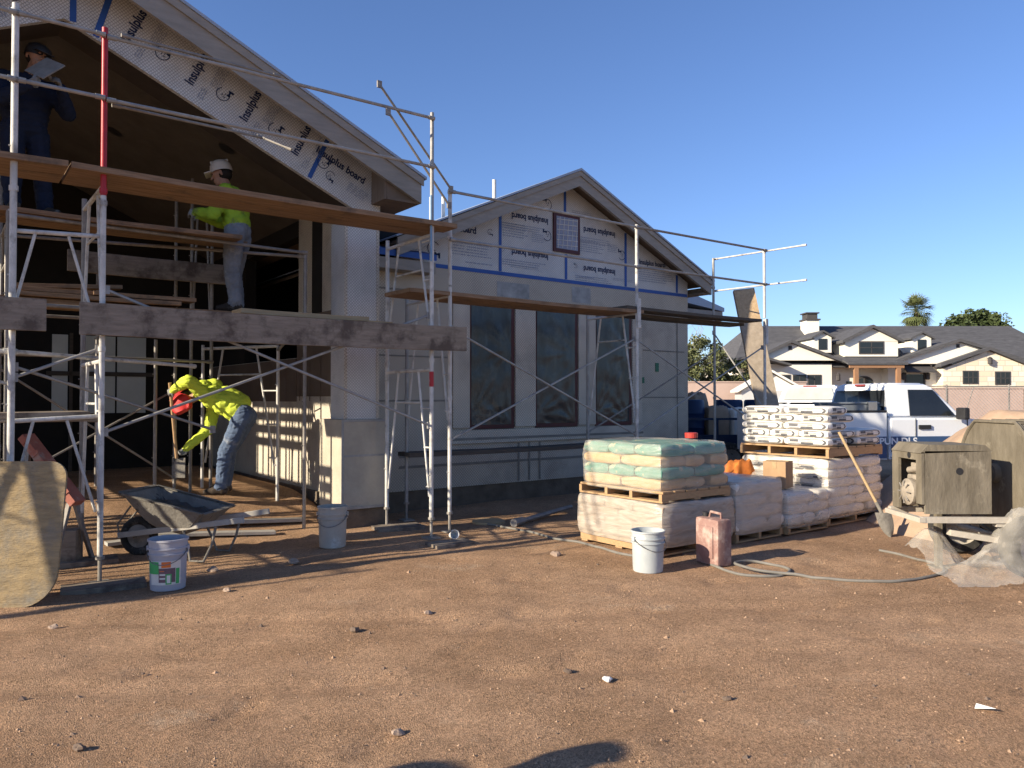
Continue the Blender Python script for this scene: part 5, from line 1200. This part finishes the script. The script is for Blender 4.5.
def wheel(parent, c, r, w, ax='Y', mt='tyre', rim='mixer_pale'):
    e = MB(); rot = Matrix.Rotation(R(90), 4, 'X')
    e.lathe([(r*.62, -w/2), (r*.9, -w/2), (r, -w*.32), (r, w*.32), (r*.9, w/2), (r*.62, w/2)], 28, c, rot, False, False); wv = e.build('wheel', mt, parent, True)
    e = MB(); e.lathe([(.02, -w*.30), (r*.2, -w*.34), (r*.25, -w*.2), (r*.5, -w*.22), (r*.64, -w*.48), (r*.64, w*.48), (r*.3, w*.2), (.02, w*.25)], 24, c, rot)
    e.build('rim', rim, wv, True)
    e = MB()
    for k in range(5): a = 2*math.pi*k/5; e.lathe([(.025, 0), (.025, .004)], 10, (c[0]+r*.4*math.cos(a), c[1]-w*.25, c[2]+r*.4*math.sin(a)), rot)
    e.build('rim_hole', 'black_plastic', wv)
wheel(mx, (.56, -.36, .26), .26, .17); wheel(mx, (.56, .72, .26), .26, .17)
e = MB(); e.tube((.56, -.36, .27), (.56, .72, .27), .03, 10); e.build('axle', 'mixer_pale', mx)
e = MB(); e.beam((.0, .05, .48), (.0, .05, .0), .05, .05); e.box((0, .05, .01), (.14, .14, .02)); e.build('stand', 'mixer', mx)
# clear sheet draped over the near wheel and lying on the dirt
def drape(label, x0, x1, y0, y1, hfun, sd, m_='poly'):
    nxx, nyy = 90, 70; vs = []; fs = []
    for j in range(nyy+1):
        for i in range(nxx+1):
            s_, t_ = i/nxx, j/nyy; x = x0+(x1-x0)*s_; y = y0+(y1-y0)*t_
            x += .05*noise.noise(Vector((s_*3, t_*3, sd)))*(1 if 0 < i < nxx else 2); y += .05*noise.noise(Vector((s_*3, t_*3, sd+5)))*(1 if 0 < j < nyy else 2)
            wx = x+.08*noise.noise(Vector((x*4, y*4, sd+7))); z = hfun(x, y)+.022*noise.noise(Vector((x*5, y*5, sd)))+.022*(1-abs(noise.noise(Vector((wx*6, y*5, sd+2)))))**5+.013*(1-abs(noise.noise(Vector((wx*11+y*6, y*9-x*4, sd+3)))))**6
            vs.append((x, y, max(z, ground_z(x, y)+.006)))
    for j in range(nyy):
        for i in range(nxx): fs.append((j*(nxx+1)+i, j*(nxx+1)+i+1, (j+1)*(nxx+1)+i+1, (j+1)*(nxx+1)+i))
    me = bpy.data.meshes.new('sheet'); me.from_pydata(vs, [], fs); me.materials.append(M[m_]); o = link('plastic_sheet', me, None, True); return tag(o, label, 'plastic sheet')
def hw(x, y):
    w_ = .57*math.exp(-(abs(x-4.36)/.36)**3.2)*math.exp(-(abs(y-6.42)/.24)**4)
    s_ = .34*math.exp(-((x-3.66)/.22)**2)*math.exp(-((y-6.75)/.28)**2)
    r_ = .24*math.exp(-((x-4.0)/.30)**2)*math.exp(-((y-6.38)/.22)**2)
    return max(w_, s_, r_)
drape('crumpled clear plastic sheet draped over the near wheel of the mixer', 3.50, 4.75, 6.05, 7.0, hw, 3)
# ------------------------------------------------------------------ sand pile
npx = 90; vs = []; fs = []
cx, cy, rad, hh = 6.55, 9.3, 2.35, 1.42
for j in range(npx+1):
    for i in range(npx+1):
        x = cx-3.0+6.0*i/npx; y = cy-3.0+6.0*j/npx; d = math.hypot((x-cx), (y-cy)*1.05)
        n = noise.noise(Vector((x*.9, y*.9, 4)))*.22+noise.noise(Vector((x*2.5, y*2.5, 1)))*.06
        z = max(0, min(hh*(1-d/rad)*1.35+n, hh*(1.0-.12*d/rad)+n*.35)) if d < rad*1.25 else 0
        z += .01*noise.noise(Vector((x*8, y*8, 1)))
        vs.append((x, y, z-.03+ground_z(x, y)))
for j in range(npx):
    for i in range(npx): fs.append((j*(npx+1)+i, j*(npx+1)+i+1, (j+1)*(npx+1)+i+1, (j+1)*(npx+1)+i))
me = bpy.data.meshes.new('sand_pile'); me.from_pydata(vs, [], fs); me.materials.append(M['sand']); o = link('sand_pile', me, None, True); tag(o, 'large pile of tan sand behind the mixer', 'sand pile')

# ------------------------------------------------------------------ vehicles
def pickup(label, loc, rz, paint, low, s=1.0, text=None, shell=False, box=True, group='vehicles parked beyond the site'):
    """regular cab pickup, nose towards +x; origin on the ground under the cab's rear wall, near side at y = 0"""
    t = thing('pickup_truck', label, 'pickup truck', loc, rz, group); w = 1.92
    # cab and bonnet body below the belt line
    prof = [(0, .48), (0, 1.17), (1.30, 1.17), (1.42, 1.13), (2.30, 1.06), (2.52, .98), (2.58, .62), (2.52, .48), (2.30, .48), (2.26, .62), (2.12, .80), (1.92, .86), (1.70, .80), (1.56, .62), (1.52, .48)]
    m = MB(); m.prism([(x, 0, z) for x, z in prof], (0, w, 0)); bmesh.ops.bevel(m.bm, geom=[e for e in m.bm.edges if abs(e.verts[0].co.y-e.verts[1].co.y) < .01], offset=.035, segments=3, affect='EDGES')
    body = m.build('cab_body', paint, t, True)
    # greenhouse: pillars and roof as a tapered loft
    m = MB(); lo = [(.01, .04), (1.40, .04), (1.40, w-.04), (.01, w-.04)]; hi = [(.10, .17), (.88, .17), (.88, w-.17), (.10, w-.17)]
    a = [m.v((x, y, 1.172)) for x, y in lo]; c = [m.v((x, y, 1.70)) for x, y in hi]; d = [m.v((.16 if x < .5 else .80, .27 if y < 1 else w-.27, 1.755)) for x, y in hi]
    for p_, q_ in ((a, c), (c, d)):
        for j in range(4): m.f([p_[j], p_[(j+1) % 4], q_[(j+1) % 4], q_[j]])
    m.f(d); m.f(a[::-1]); bmesh.ops.bevel(m.bm, geom=m.bm.edges[:], offset=.03, segments=2, affect='EDGES')
    m.build('cab_roof', paint, t, True)
    def onside(pts, y_lo=.04, y_hi=.17, off=-.012, far=False):
        out = []
        for x, z in pts:
            k = (z-1.172)/.528; y = y_lo+(y_hi-y_lo)*k+off
            out.append((x, w-y if far else y, z))
        return out
    for far in (False, True):
        m = MB(); m.prism(onside([(.40, 1.20), (1.24, 1.20), (.90, 1.64), (.44, 1.64)], far=far), (0, .012 if not far else -.012, 0)); m.build('side_window', 'glass_dark', t)
    m = MB(); m.prism([(-.004, .16, 1.21), (-.004, w-.16, 1.21), (.075, w-.26, 1.63), (.075, .26, 1.63)], (.02, 0, .003)); rwn = m.build('rear_window', 'glass_dark', t)
    m = MB(); m.prism([(1.375, .15, 1.20), (1.375, w-.15, 1.20), (.945, w-.25, 1.66), (.945, .25, 1.66)], (.02, 0, .012)); m.build('windscreen', 'glass_dark', t)
    m = MB(); m.bx(.075, .115, w/2-.13, w/2+.13, 1.705, 1.742, .006); m.build('brake_light', 'red_lens', t)
    m = MB(); m.box((.47, -.008, .83), (.012, .008, .66)); m.box((1.43, -.008, .83), (.012, .008, .66)); dj = m.build('door_gap', 'black_plastic', t)
    m = MB(); m.bx(.52, .74, -.03, .0, .98, 1.05, .008); m.build('door_handle', 'black_plastic', t)
    m = MB(); m.box((1.22, -.16, 1.24), (.10, .22, .20), None, .03); m.box((1.26, -.03, 1.19), (.05, .12, .04)); m.build('wing_mirror', 'black_plastic', t)
    m = MB(); m.bx(.05, 1.5, -.014, .0, .45, .60, .004); m.build('sill_panel', low, t)
    # bed
    m = MB(); L_ = 1.75
    arch = [(-L_, .5), (-L_, 1.24), (-.06, 1.26), (-.06, .48)] + [(-1.0+.46*math.cos(a_), .40+.46*math.sin(a_)) for a_ in [R(12+156*i/10) for i in range(11)]]
    for y in (0, w-.06): m.prism([(x, y, z) for x, z in arch], (0, .06, 0))
    m.bx(-L_, -.06, .06, w-.06, .66, .70); m.bx(-.10, -.06, .06, w-.06, .70, 1.2); bed = m.build('bed', paint, t)
    m = MB()
    for y in (-.012, w-.068): m.bx(-L_, -.06, y, y+.08, 1.262, 1.295, .006)
    m.build('bed_rail', 'black_plastic', bed)
    m = MB(); m.bx(-L_-.045, -L_-.002, .02, w-.02, .55, 1.24, .01); m.build('tailgate', paint, t)
    if low != paint:
        m = MB(); m.bx(-L_+.005, -1.50, -.016, -.001, .50, .86, .003); m.bx(-.50, -.07, -.016, -.001, .50, .86, .003); m.build('stripe_panel', low, bed); m = MB(); m.bx(.015, 1.41, -.016, -.001, .605, .86, .003); m.build('stripe_panel', low, body)
    if text:
        m = MB(); add_text(m, text, (-.02, -.020, .78), (1, 0, 0), (0, 0, 1), .15, 1.15); m.build('lettering', 'truck_white', t, fix=False)
    if box:
        m = MB(); m.bx(-1.05, -.15, .10, .52, .95, 1.40, .012); m.bx(-1.07, -.13, .08, .54, 1.40, 1.43, .008); m.build('tool_box', 'tool_box', bed)
        m = MB(); m.bx(-.36, -.20, .04, .10, 1.20, 1.44, .006); m.build('latch', 'chrome', bed)
    if shell:
        m = MB(); lo = [(-L_, .03), (-.08, .03), (-.08, w-.03), (-L_, w-.03)]; hi = [(-L_+.25, .2), (-.12, .2), (-.12, w-.2), (-L_+.25, w-.2)]
        a = [m.v((x, y, 1.30)) for x, y in lo]; c = [m.v((x, y, 1.84)) for x, y in hi]
        for j in range(4): m.f([a[j], a[(j+1) % 4], c[(j+1) % 4], c[j]])
        m.f(c); bmesh.ops.bevel(m.bm, geom=m.bm.edges[:], offset=.04, segments=2, affect='EDGES'); sh = m.build('bed_cap', paint, t, True)
        m = MB(); m.bx(-L_+.215, -L_+.25, w/2-.2, w/2+.2, 1.79, 1.83); m.build('brake_light', 'red_lens', sh)
        m = MB(); m.prism([(-L_+.0, .2, 1.38), (-L_+.0, w-.2, 1.38), (-L_+.18, w-.32, 1.76), (-L_+.18, .32, 1.76)], (-.01, 0, .01)); m.build('rear_glass', mat('tinted_pane', (.45, .47, .44), (.36, .38, .36), 3, .2, bump=0), sh)
    for x in (-1.0, 1.92):
        for y in (.13, w-.13): wheel(t, (x, y, .38), .38, .24, rim='chrome')
    m = MB(); m.bx(2.585, 2.65, .05, w-.05, .50, .68, .02); m.build('front_bumper', 'chrome', t)
    for y in (.2, w-.2):
        m = MB(); m.bx(2.54, 2.60, y-.13, y+.13, .78, .94, .01); m.build('headlight', 'lab_white', t)
    return t
pickup('white pickup with a dark blue lettered stripe behind the sand pile', (6.27, 12.75, 0), R(9), 'truck_white', 'truck_blue', text='T S, PUN DI S')
pickup('white pickup with a bed cap parked behind the lettered pickup', (10.95, 25.1, .06), R(62), 'truck_white', 'truck_white', shell=True, box=False)
# flat trailer with blue drums behind the window scaffold
tr = thing('utility_trailer', 'dark blue trailer parked right of the unfinished house', 'trailer', (3.2, 14.6, 0), R(4))
m = MB(); m.bx(0, 2.8, 0, 1.7, .52, .62); m.build('deck', 'truck_navy', tr)
m = MB(); m.bx(0, 2.8, -.03, .0, .62, .80); m.bx(0, 2.8, 1.7, 1.73, .62, 1.15); m.bx(2.8, 2.83, 0, 1.7, .62, 1.15)
for k in range(5): m.bx(k*.7-.02 if k else 0, k*.7+.02, -.06, -.031, .62, 1.1)
m.bx(0, 2.8, -.06, -.031, 1.08, 1.12); m.build('side_board', 'truck_navy', tr)
for x in (.9, 1.7): wheel(tr, (x, -.12, .33), .33, .2, rim='dull_tube'); wheel(tr, (x, 1.82, .33), .33, .2, rim='dull_tube')
m = MB(); m.beam((2.8, .85, .55), (3.9, .85, .45), .08, .08); m.build('tow_bar', 'truck_navy', tr)
for k, (x, y, h) in enumerate(((.30, .40, .84), (1.95, 1.10, .84), (1.35, 1.15, .84))):
    lb = ['blue plastic drum at the left end of the trailer', 'blue plastic drum at the right back corner of the trailer', 'blue plastic drum at the middle of the trailer back'][k]
    m = MB(); m.lathe([(.27, 0), (.29, .03), (.285, .28), (.295, .30), (.285, .32), (.285, .56), (.295, .58), (.285, .60), (.28, .80), (.26, .84), (.2, .845)], 24)
    c = Matrix.Rotation(R(4), 4, 'Z') @ Vector((x, y, 0)); single(m, 'plastic_drum', 'drum_blue', lb, 'drum', (3.2+c.x, 14.6+c.y, .622), 0, 'blue drums on the trailer', sm=True)
for k, (x, y, s) in enumerate(((.82, .36, .72), (1.25, .38, .68), (.62, 1.1, .98))):
    c = Matrix.Rotation(R(4), 4, 'Z') @ Vector((x, y, 0)); m = bag_mesh(.42, .42, s, k*3.1); b = m
    single(m, 'sack', 'bag_grey' if k != 1 else 'bag_white', ['grey white sack standing on the trailer beside the left drum', 'pale sack right of a grey white sack on the trailer', 'tall pale sack at the back of the trailer'][k], 'sack', (3.2+c.x, 14.6+c.y, .622+s/2), .3*k, 'sacks on the trailer', sm=True)
# leaning board
o = MB(); o.bx(-.18, .18, -.045, .045, 0, 3.60, .003)
lo_, hi_ = Vector((4.38, 12.35, 0)), Vector((4.07, 13.5, 3.44)); dd = hi_-lo_
o.bm.transform(Matrix.Identity(4))
ob = single(o, 'leaning_board', ['osb_grey'], 'tall board leaning against the end of the window scaffold', 'board', lo_)
zax = dd.normalized(); yax = Vector((.05, 1, 0)); yax = (yax-zax*yax.dot(zax)).normalized(); xax = yax.cross(zax); ob.matrix_world = Matrix.Translation(lo_) @ Matrix((xax, yax, zax)).transposed().to_4x4()
m = MB(); m.bx(-.178, .178, -.049, -.046, 2.98, 3.57); m.build('bare_end', 'osb', ob)  # paler facing paints the sunlit top onto the same board

# ------------------------------------------------------------------ beyond the site: walls, fence, house
t = thing('block_wall', 'long pinkish block wall behind the parked vehicles', 'wall', (0, 30, 0))
m = MB(); m.bx(11.5, 31, 0, .2, -.1, 1.86); m.bx(6.0, 11.5, 0, .2, -.1, 2.1); m.build('blockwork', 'block', t)
m = MB()
for x in (8.75, 11.2, 14.1, 17.0, 20.0, 23.0, 26.0): m.bx(x-.02, x+.02, -.012, -.002, 0, 1.86)
m.build('control_joint', 'stem', t)
m = MB(); m.bx(11.52, 31, -.03, .23, 1.862, 1.91); m.bx(6.0, 11.53, -.03, .23, 2.102, 2.15); m.build('coping', 'block', t)
fe = thing('chain_link_fence', 'chain link fence with a top rail behind the white pickup', 'fence', (11.0, 24.0, 0))
m = MB()
for k in range(0, 84):
    for s in (1, -1):
        x0 = k*.11-1.7; xa, xb = (x0, x0+1.75) if s > 0 else (x0+1.75, x0); za, zb = .05, 1.80
        if xa < 0: tq = (0-xa)/(xb-xa); za += (zb-za)*tq; xa = 0
        if xb < 0: tq = (0-xa)/(xb-xa); zb = za+(zb-za)*tq; xb = 0
        if xa > 8: tq = (8-xa)/(xb-xa); za += (zb-za)*tq; xa = 8
        if xb > 8: tq = (8-xa)/(xb-xa); zb = za+(zb-za)*tq; xb = 8
        if abs(xa-xb) > .02: m.tube((xa, 0, za), (xb, 0, zb), .0042, 3, caps=False)
m.build('mesh_wire', 'galv', fe, fix=False)
for x in (0, 2.6, 4.55, 8.0):
    m = MB(); m.tube((x, .03, 0), (x, .03, 1.92), .025, 8); m.build('fence_post', 'dull_tube', fe, True)
m = MB(); m.path([(i*.5, .03, 1.86+.025*noise.noise(Vector((i*.7, 0, 0)))) for i in range(17)], .018, 6); m.build('top_rail', 'dull_tube', fe, True)
m = MB(); m.tube((3.0, .03, .5), (3.45, .03, 1.84), .015, 6); m.build('diagonal_brace', 'dull_tube', fe)
# shed
sh = thing('garden_shed', 'small pale shed with a white roof beyond the block wall', 'shed', (8.45, 27.6, 0), R(-8))
m = MB(); m.bx(-.2, 1.9, 0, 1.6, 0, 1.75); m.build('wall', 'fascia_metal', sh)
m = MB(); m.prism([(-.35, -.15, 1.70), (.85, -.15, 2.42), (2.05, -.15, 1.70), (2.05, -.15, 1.78), (.85, -.15, 2.5), (-.35, -.15, 1.78)], (0, 1.9, 0)); m.prism([(-.2, .02, 1.752), (.85, .02, 2.38), (1.9, .02, 1.752)], (0, 1.5, 0)); m.build('roof', 'lab_white', sh)
m = MB(); m.bx(1.25, 1.85, -.015, -.002, .1, 1.7); m.build('door', 'truck_navy', sh)

HO = thing('white_house', 'white house with dark shingled roofs, dormers and a stone wing across the street', 'house', (0, 36, 0))
Y0 = 0
m = MB(); m.bx(10.6, 26.6, .9, 7, 0, 3.1); m.bx(11.2, 15.1, .25, .9, 0, 3.1); m.bx(17.75, 20.6, .25, .9, 0, 3.1); m.build('wall', 'house_white', HO)
m = MB(); m.bx(20.05, 24.25, -.3, .9, 0, 2.85); m.prism([(20.05, -.3, 2.85), (24.25, -.3, 2.85), (22.15, -.3, 3.70)], (0, 1.2, 0)); stn = m.build('stone_wing_wall', 'stone', HO)
# main roof: long ridge
m = MB(); m.prism([(0, .3, 3.05), (0, 4.2, 5.55), (0, 8.1, 3.05), (0, 8.1, 2.95), (0, .3, 2.95)], (1, 0, 0))
for v in m.bm.verts: v.co.x = (10.4 if v.co.z < 4 else 12.4) if v.co.x < .5 else (27.2 if v.co.z < 4 else 26.1); v.co.z -= .28 if v.co.z > 5 else 0
m.build('roof', 'house_roof', HO)
def gable(x0, x1, xp, zb, zp, y, depth, wallm, name, over=.25, th=.13):
    k0, k1 = (zp-zb)/(xp-x0), (zp-zb)/(x1-xp)
    m = MB(); m.prism([(x0, y, zb), (x1, y, zb), (xp, y, zp)], (0, .15, 0)); g_ = m.build(name, wallm, HO)
    m = MB(); a, c = x0-over, x1+over
    m.prism([(a, y-.22, zb-k0*over), (xp, y-.22, zp), (xp, y-.22, zp+th*1.1), (a, y-.22, zb-k0*over+th)], (0, depth, 0))
    m.build('roof', 'house_roof', HO)
    m = MB(); m.prism([(c, y-.22, zb-k1*over), (xp+.004, y-.22, zp), (xp+.004, y-.22, zp+th*1.1), (c, y-.22, zb-k1*over+th)], (0, depth, 0)); m.build('roof', 'house_roof', HO)
    return g_
gable(11.3, 15.2, 13.05, 3.26, 4.08, .0, 4.0, 'house_white', 'gable_wall')
m = MB(); m.bx(12.97, 13.13, -.02, -.003, 3.75, 3.95); m.bx(20.78, 20.94, -.12, -.103, 3.85, 4.02); m.build('gable_vent', 'house_trim', HO)
m = MB(); m.prism([(10.0, -.6, 3.15), (11.25, -.6, 3.42), (12.9, -.6, 2.98), (12.9, -.6, 3.08), (11.25, -.6, 3.55), (10.0, -.6, 3.25)], (0, 1.6, 0)); m.build('porch_roof', 'house_roof', HO)
gable(15.72, 18.22, 16.97, 4.18, 4.80, .2, 3.0, 'house_white', 'dormer_gable', .2)
m = MB(); m.bx(15.72, 18.22, .22, 1.8, 3.46, 4.18); m.build('dormer_wall', 'house_white', HO)
gable(17.7, 24.2, 20.86, 3.10, 4.12, -.1, 4.2, 'house_white', 'gable_wall', .1)
k = .40
m = MB(); m.prism([(19.85, -.5, 2.95), (22.15, -.5, 3.72), (24.55, -.5, 2.75), (24.55, -.5, 2.88), (22.15, -.5, 3.88), (19.85, -.5, 3.1)], (0, 1.5, 0)); m.build('stone_wing_roof', 'house_roof', HO)
for a, c, zb, zp, xp in ((14.38, 15.22, 3.66, 4.55, 14.8), (19.08, 19.97, 3.62, 4.55, 19.52)):
    m = MB(); m.bx(a, c, .55, 2.4, zb, zb+.72); dm = m.build('dormer', 'house_white', HO)
    m = MB(); m.prism([(a, .55, zb+.72), (c, .55, zb+.72), (xp, .55, zb+.95)], (0, 1.9, 0)); m.build('gable_end', 'house_white', dm)
    for s in (-1, 1):
        m = MB(); e_ = xp+s*((c-a)/2+.14); m.prism([(xp, .40, zb+.97), (e_, .40, zb+.66), (e_, .40, zb+.74), (xp, .40, zb+1.06)], (0, 2.2, 0)); m.build('dormer_roof', 'house_roof', dm)
    m = MB(); m.bx(xp-.20, xp+.20, .52, .545, zb+.14, zb+.66); m.build('window', 'glass_dark', dm)
def win(x0, x1, z0, z1, y, bars=1, fr='house_trim'):
    m = MB(); m.bx(x0-.05, x1+.05, y-.03, y-.002, z0-.05, z1+.05); w_ = m.build('window', fr, HO)
    m = MB(); m.bx(x0, x1, y-.036, y-.031, z0, z1); m.build('pane', 'glass_dark', w_)
    m = MB()
    for i in range(1, bars+1): xx = x0+(x1-x0)*i/(bars+1); m.bx(xx-.015, xx+.015, y-.044, y-.037, z0, z1)
    m.bx(x0, x1, y-.044, y-.037, (z0+z1)/2-.012, (z0+z1)/2+.012); m.build('glazing_bar', fr, w_)
win(16.42, 17.5, 3.62, 4.12, .22, 1); win(21.0, 21.62, 2.2, 2.72, -.3, 2); win(22.5, 23.12, 2.16, 2.68, -.3, 2)
for a in (12.55, 13.30, 14.0): win(a, a+.55, .4, 2.55, .25, 1)
m = MB(); m.bx(18.60, 19.42, .22, .245, .2, 2.60); dd_ = m.build('door', 'glass_dark', HO); m = MB(); m.bx(18.52, 18.60, .20, .248, .2, 2.7); m.bx(19.42, 19.50, .20, .248, .2, 2.7); m.build('frame', 'house_trim', dd_)
m = MB(); m.prism([(18.35, -.35, 2.68), (19.75, -.35, 2.68), (19.70, .24, 3.02), (18.40, .24, 3.02)], (0, .0, .06)); m.build('awning', 'house_trim', HO)
m = MB(); m.prism([(15.4, -.85, 3.02), (18.15, -.85, 3.02), (18.15, .85, 3.50), (15.4, .85, 3.50)], (0, 0, .09)); m.build('entry_roof', 'house_roof', HO)
m = MB(); m.bx(15.5, 18.0, -.80, -.68, 2.88, 3.01); m.build('entry_beam', 'cedar', HO)
for x in (15.80, 17.74):
    m = MB(); m.bx(x-.09, x+.09, -.82, -.65, 0, 2.87); m.build('porch_post', 'cedar', HO)
m = MB(); ap = [(16.45, .86, .1), (17.35, .86, .1), (17.35, .86, 2.25)] + [(16.9+.45*math.cos(a), .86, 2.25+.30*math.sin(a)) for a in [math.pi*i/10 for i in range(1, 10)]] + [(16.45, .86, 2.25)]
m.prism(ap, (0, .03, 0)); ad = m.build('arched_door', 'house_trim', HO)
m = MB(); ap = [(16.52, .85, .3), (17.28, .85, .3), (17.28, .85, 2.22)] + [(16.9+.38*math.cos(a), .85, 2.22+.24*math.sin(a)) for a in [math.pi*i/10 for i in range(1, 10)]] + [(16.52, .85, 2.22)]; m.prism(ap, (0, .008, 0)); m.build('pane', 'glass_dark', ad)
m = MB(); m.bx(16.87, 16.93, .838, .848, .3, 2.45); m.build('mullion', 'house_trim', ad)
m = MB(); m.bx(16.05, 16.30, .87, .898, 1.6, 2.3); m.build('side_light', 'glass_dark', HO)
m = MB(); m.bx(14.98, 15.62, 3.0, 3.8, 4.2, 5.45); ch = m.build('chimney', 'house_white', HO); m = MB(); m.bx(14.92, 15.68, 2.94, 3.86, 5.452, 5.53); m.bx(15.04, 15.56, 3.05, 3.75, 5.53, 5.80); m.bx(14.96, 15.64, 2.98, 3.82, 5.80, 5.86); m.build('chimney_cap', 'house_trim', ch)
for x, y, z in ((15.35, .22, 2.3), (18.42, .22, 2.35), (19.56, .22, 2.35), (22.15, -.34, 3.05)):
    m = MB(); m.lathe([(.03, 0), (.10, .03), (.10, .26), (.12, .28), (.03, .36)], 8, (x, y-.10, z)); m.bx(x-.03, x+.03, y-.1, y-.002, z+.28, z+.33); m.build('wall_lantern', 'house_trim', HO)
m = MB(); m.path([(12.1, -.6, .05), (12.1, -.6, 1.5), (12.1, -.6, 2.75)], [.10, .22, .03], 10); single(m, 'patio_umbrella', 'house_white', 'closed white parasol in front of the white house', 'parasol', (0, 36, 0), sm=True)

# ------------------------------------------------------------------ plants
def leaves(m, c, r, n, s, q, flat=.5, up=0):
    c = Vector(c)
    for i in range(n):
        d = Vector((q.gauss(0, 1), q.gauss(0, 1), q.gauss(0, 1))).normalized()*(q.random()**.45)
        p = c+Vector((d.x*r[0], d.y*r[1], d.z*r[2]))
        a = Vector((q.gauss(0, 1), q.gauss(0, 1), q.gauss(0, .6)+up)).normalized(); b_ = a.cross(Vector((q.gauss(0, 1), q.gauss(0, 1), q.gauss(0, 1)))).normalized()
        L_ = s*(.6+.8*q.random()); w_ = L_*flat
        m.quad(p-a*L_*.5, p+b_*w_*.5, p+a*L_*.5, p-b_*w_*.5)
def tree(name, label, cat, x, y, h, r, leaf, n_clump, n_leaf, s, sd, trunk_h=.35, group=None, squash=.8, z0=None):
    q = random.Random(sd); t = thing(name, label, cat, (x, y, 0), 0, group)
    m = MB(); tips = []
    m.path([(0, 0, -.05), (.05*r, .02, h*trunk_h*.6), (.02*r, -.03, h*trunk_h), (0, 0, h*.62)], [h*.028, h*.022, h*.018, h*.008], 8)
    for k in range(9):
        a = q.random()*6.28; l = r*(.4+.5*q.random()); z = h*(trunk_h+.2*q.random()); e = Vector((math.cos(a)*l, math.sin(a)*l, z+h*(.1+.3*q.random()))); m.path([(0, 0, z*.9), tuple(e*.5+Vector((0, 0, z*.45))), tuple(e)], [h*.010, h*.007, h*.002], 6)
    m.build('trunk', 'bark', t, True)
    m = MB(); zc = h*(trunk_h+1)/2 if z0 is None else z0; rz_ = (h-zc)
    for k in range(n_clump):
        d = Vector((q.gauss(0, 1), q.gauss(0, 1), q.gauss(0, 1))).normalized()*(.35+.6*q.random()**.6); cr = r*(.20+.16*q.random())
        leaves(m, (d.x*r*.85, d.y*r*.85, zc+d.z*rz_*.85), (cr, cr, cr*squash), n_leaf, s, q)
    m.build('crown', leaf, t, fix=False); return t
tree('olive_tree', 'loose olive green tree right of the unfinished house', 'tree', 8.1, 32.6, 4.6, 1.15, 'leaf_olive', 56, 130, .13, 1, .15, 'trees beyond the site')
tree('olive_tree', 'smaller olive green bush tree behind the leaning board', 'tree', 9.6, 32.8, 4.0, .95, 'leaf_olive', 46, 120, .12, 2, .15, 'trees beyond the site')
tree('leafy_shrub', 'green shrub behind the block wall at the corner of the unfinished house', 'shrub', 7.3, 32.2, 3.9, .9, 'leaf_olive', 40, 120, .12, 3, .1, 'trees beyond the site')
tree('round_tree', 'broad rounded dark tree rising behind the white house roof', 'tree', 37.3, 62, 9.0, 2.9, 'leaf_dark', 70, 190, .30, 4, .35, 'trees beyond the site', z0=6.4)
tree('round_tree', 'low dark tree just showing over the ridge of the white house', 'tree', 31.2, 60, 7.3, 1.9, 'leaf_dark', 26, 120, .28, 5, .35, 'trees beyond the site')
# bare branched tree
q = random.Random(8); t = thing('bare_tree', 'pale leafless tree behind the corner of the unfinished house', 'tree', (7.7, 34.5, 0))
m = MB(); m.path([(0, 0, 0), (.05, 0, 1.4), (0, 0, 2.4)], [.09, .07, .05], 8); m.build('trunk', 'bark', t, True)
m = MB()
for k in range(60):
    a = q.random()*6.28; e = Vector((math.cos(a)*(.2+.9*q.random()), math.sin(a)*.8*q.random(), 2.6+2.0*q.random())); mid = e*.55+Vector((0, 0, 1.1)); m.path([(0, 0, 2.2), tuple(mid), tuple(e), tuple(e+Vector((q.gauss(0, .2), q.gauss(0, .2), .3)))], [.02, .012, .007, .004], 4)
m.build('branches', mat('bare_branch', (.36, .30, .25), (.28, .23, .19), 6, .9), t)
for k, (x, y, h, r, lb) in enumerate(((20.9, 35.2, 2.15, .4, 'small green shrub left of the first stone wing window'), (23.9, 35.2, 2.05, .35, 'small green shrub right of the stone wing windows'), (18.0, 35.0, 2.0, .35, 'small green shrub beside the front porch post'))):
    tree('leafy_shrub', lb, 'shrub', x, y, h, r, 'leaf_olive', 14, 70, .10, 20+k, .2, 'shrubs before the white house')
# fan palm
q = random.Random(9); t = thing('palm_tree', 'tall fan palm rising beyond the white house', 'palm', (36.9, 70, 0))
m = MB(); m.path([(0, 0, 0), (.1, 0, 4), (0, 0, 9.3)], [.28, .2, .17], 10); m.build('trunk', 'bark', t, True)
m = MB()
for k in range(64):
    a = q.random()*6.28; el = R(-60+150*q.random()); L_ = 1.3+.55*q.random()
    d = Vector((math.cos(a)*math.cos(el), math.sin(a)*math.cos(el), math.sin(el))); p0 = Vector((0, 0, 9.35)); p1 = p0+d*L_*.55; sdv = d.cross(Vector((0, 0, 1))).normalized(); upv = sdv.cross(d)
    m.tube(p0, p1, .02, 4)
    for i in range(11):
        b_ = R(-75+15*i); dv = (d*math.cos(b_)+sdv*math.sin(b_)); tip = p1+dv*L_*.62+Vector((0, 0, -.22*abs(math.sin(b_))-.12)); nrm = dv.cross(upv).normalized()*.045
        m.quad(p1, p1+dv*L_*.3+nrm, tip, p1+dv*L_*.3-nrm)
m.build('crown', 'leaf_palm', t, fix=False)
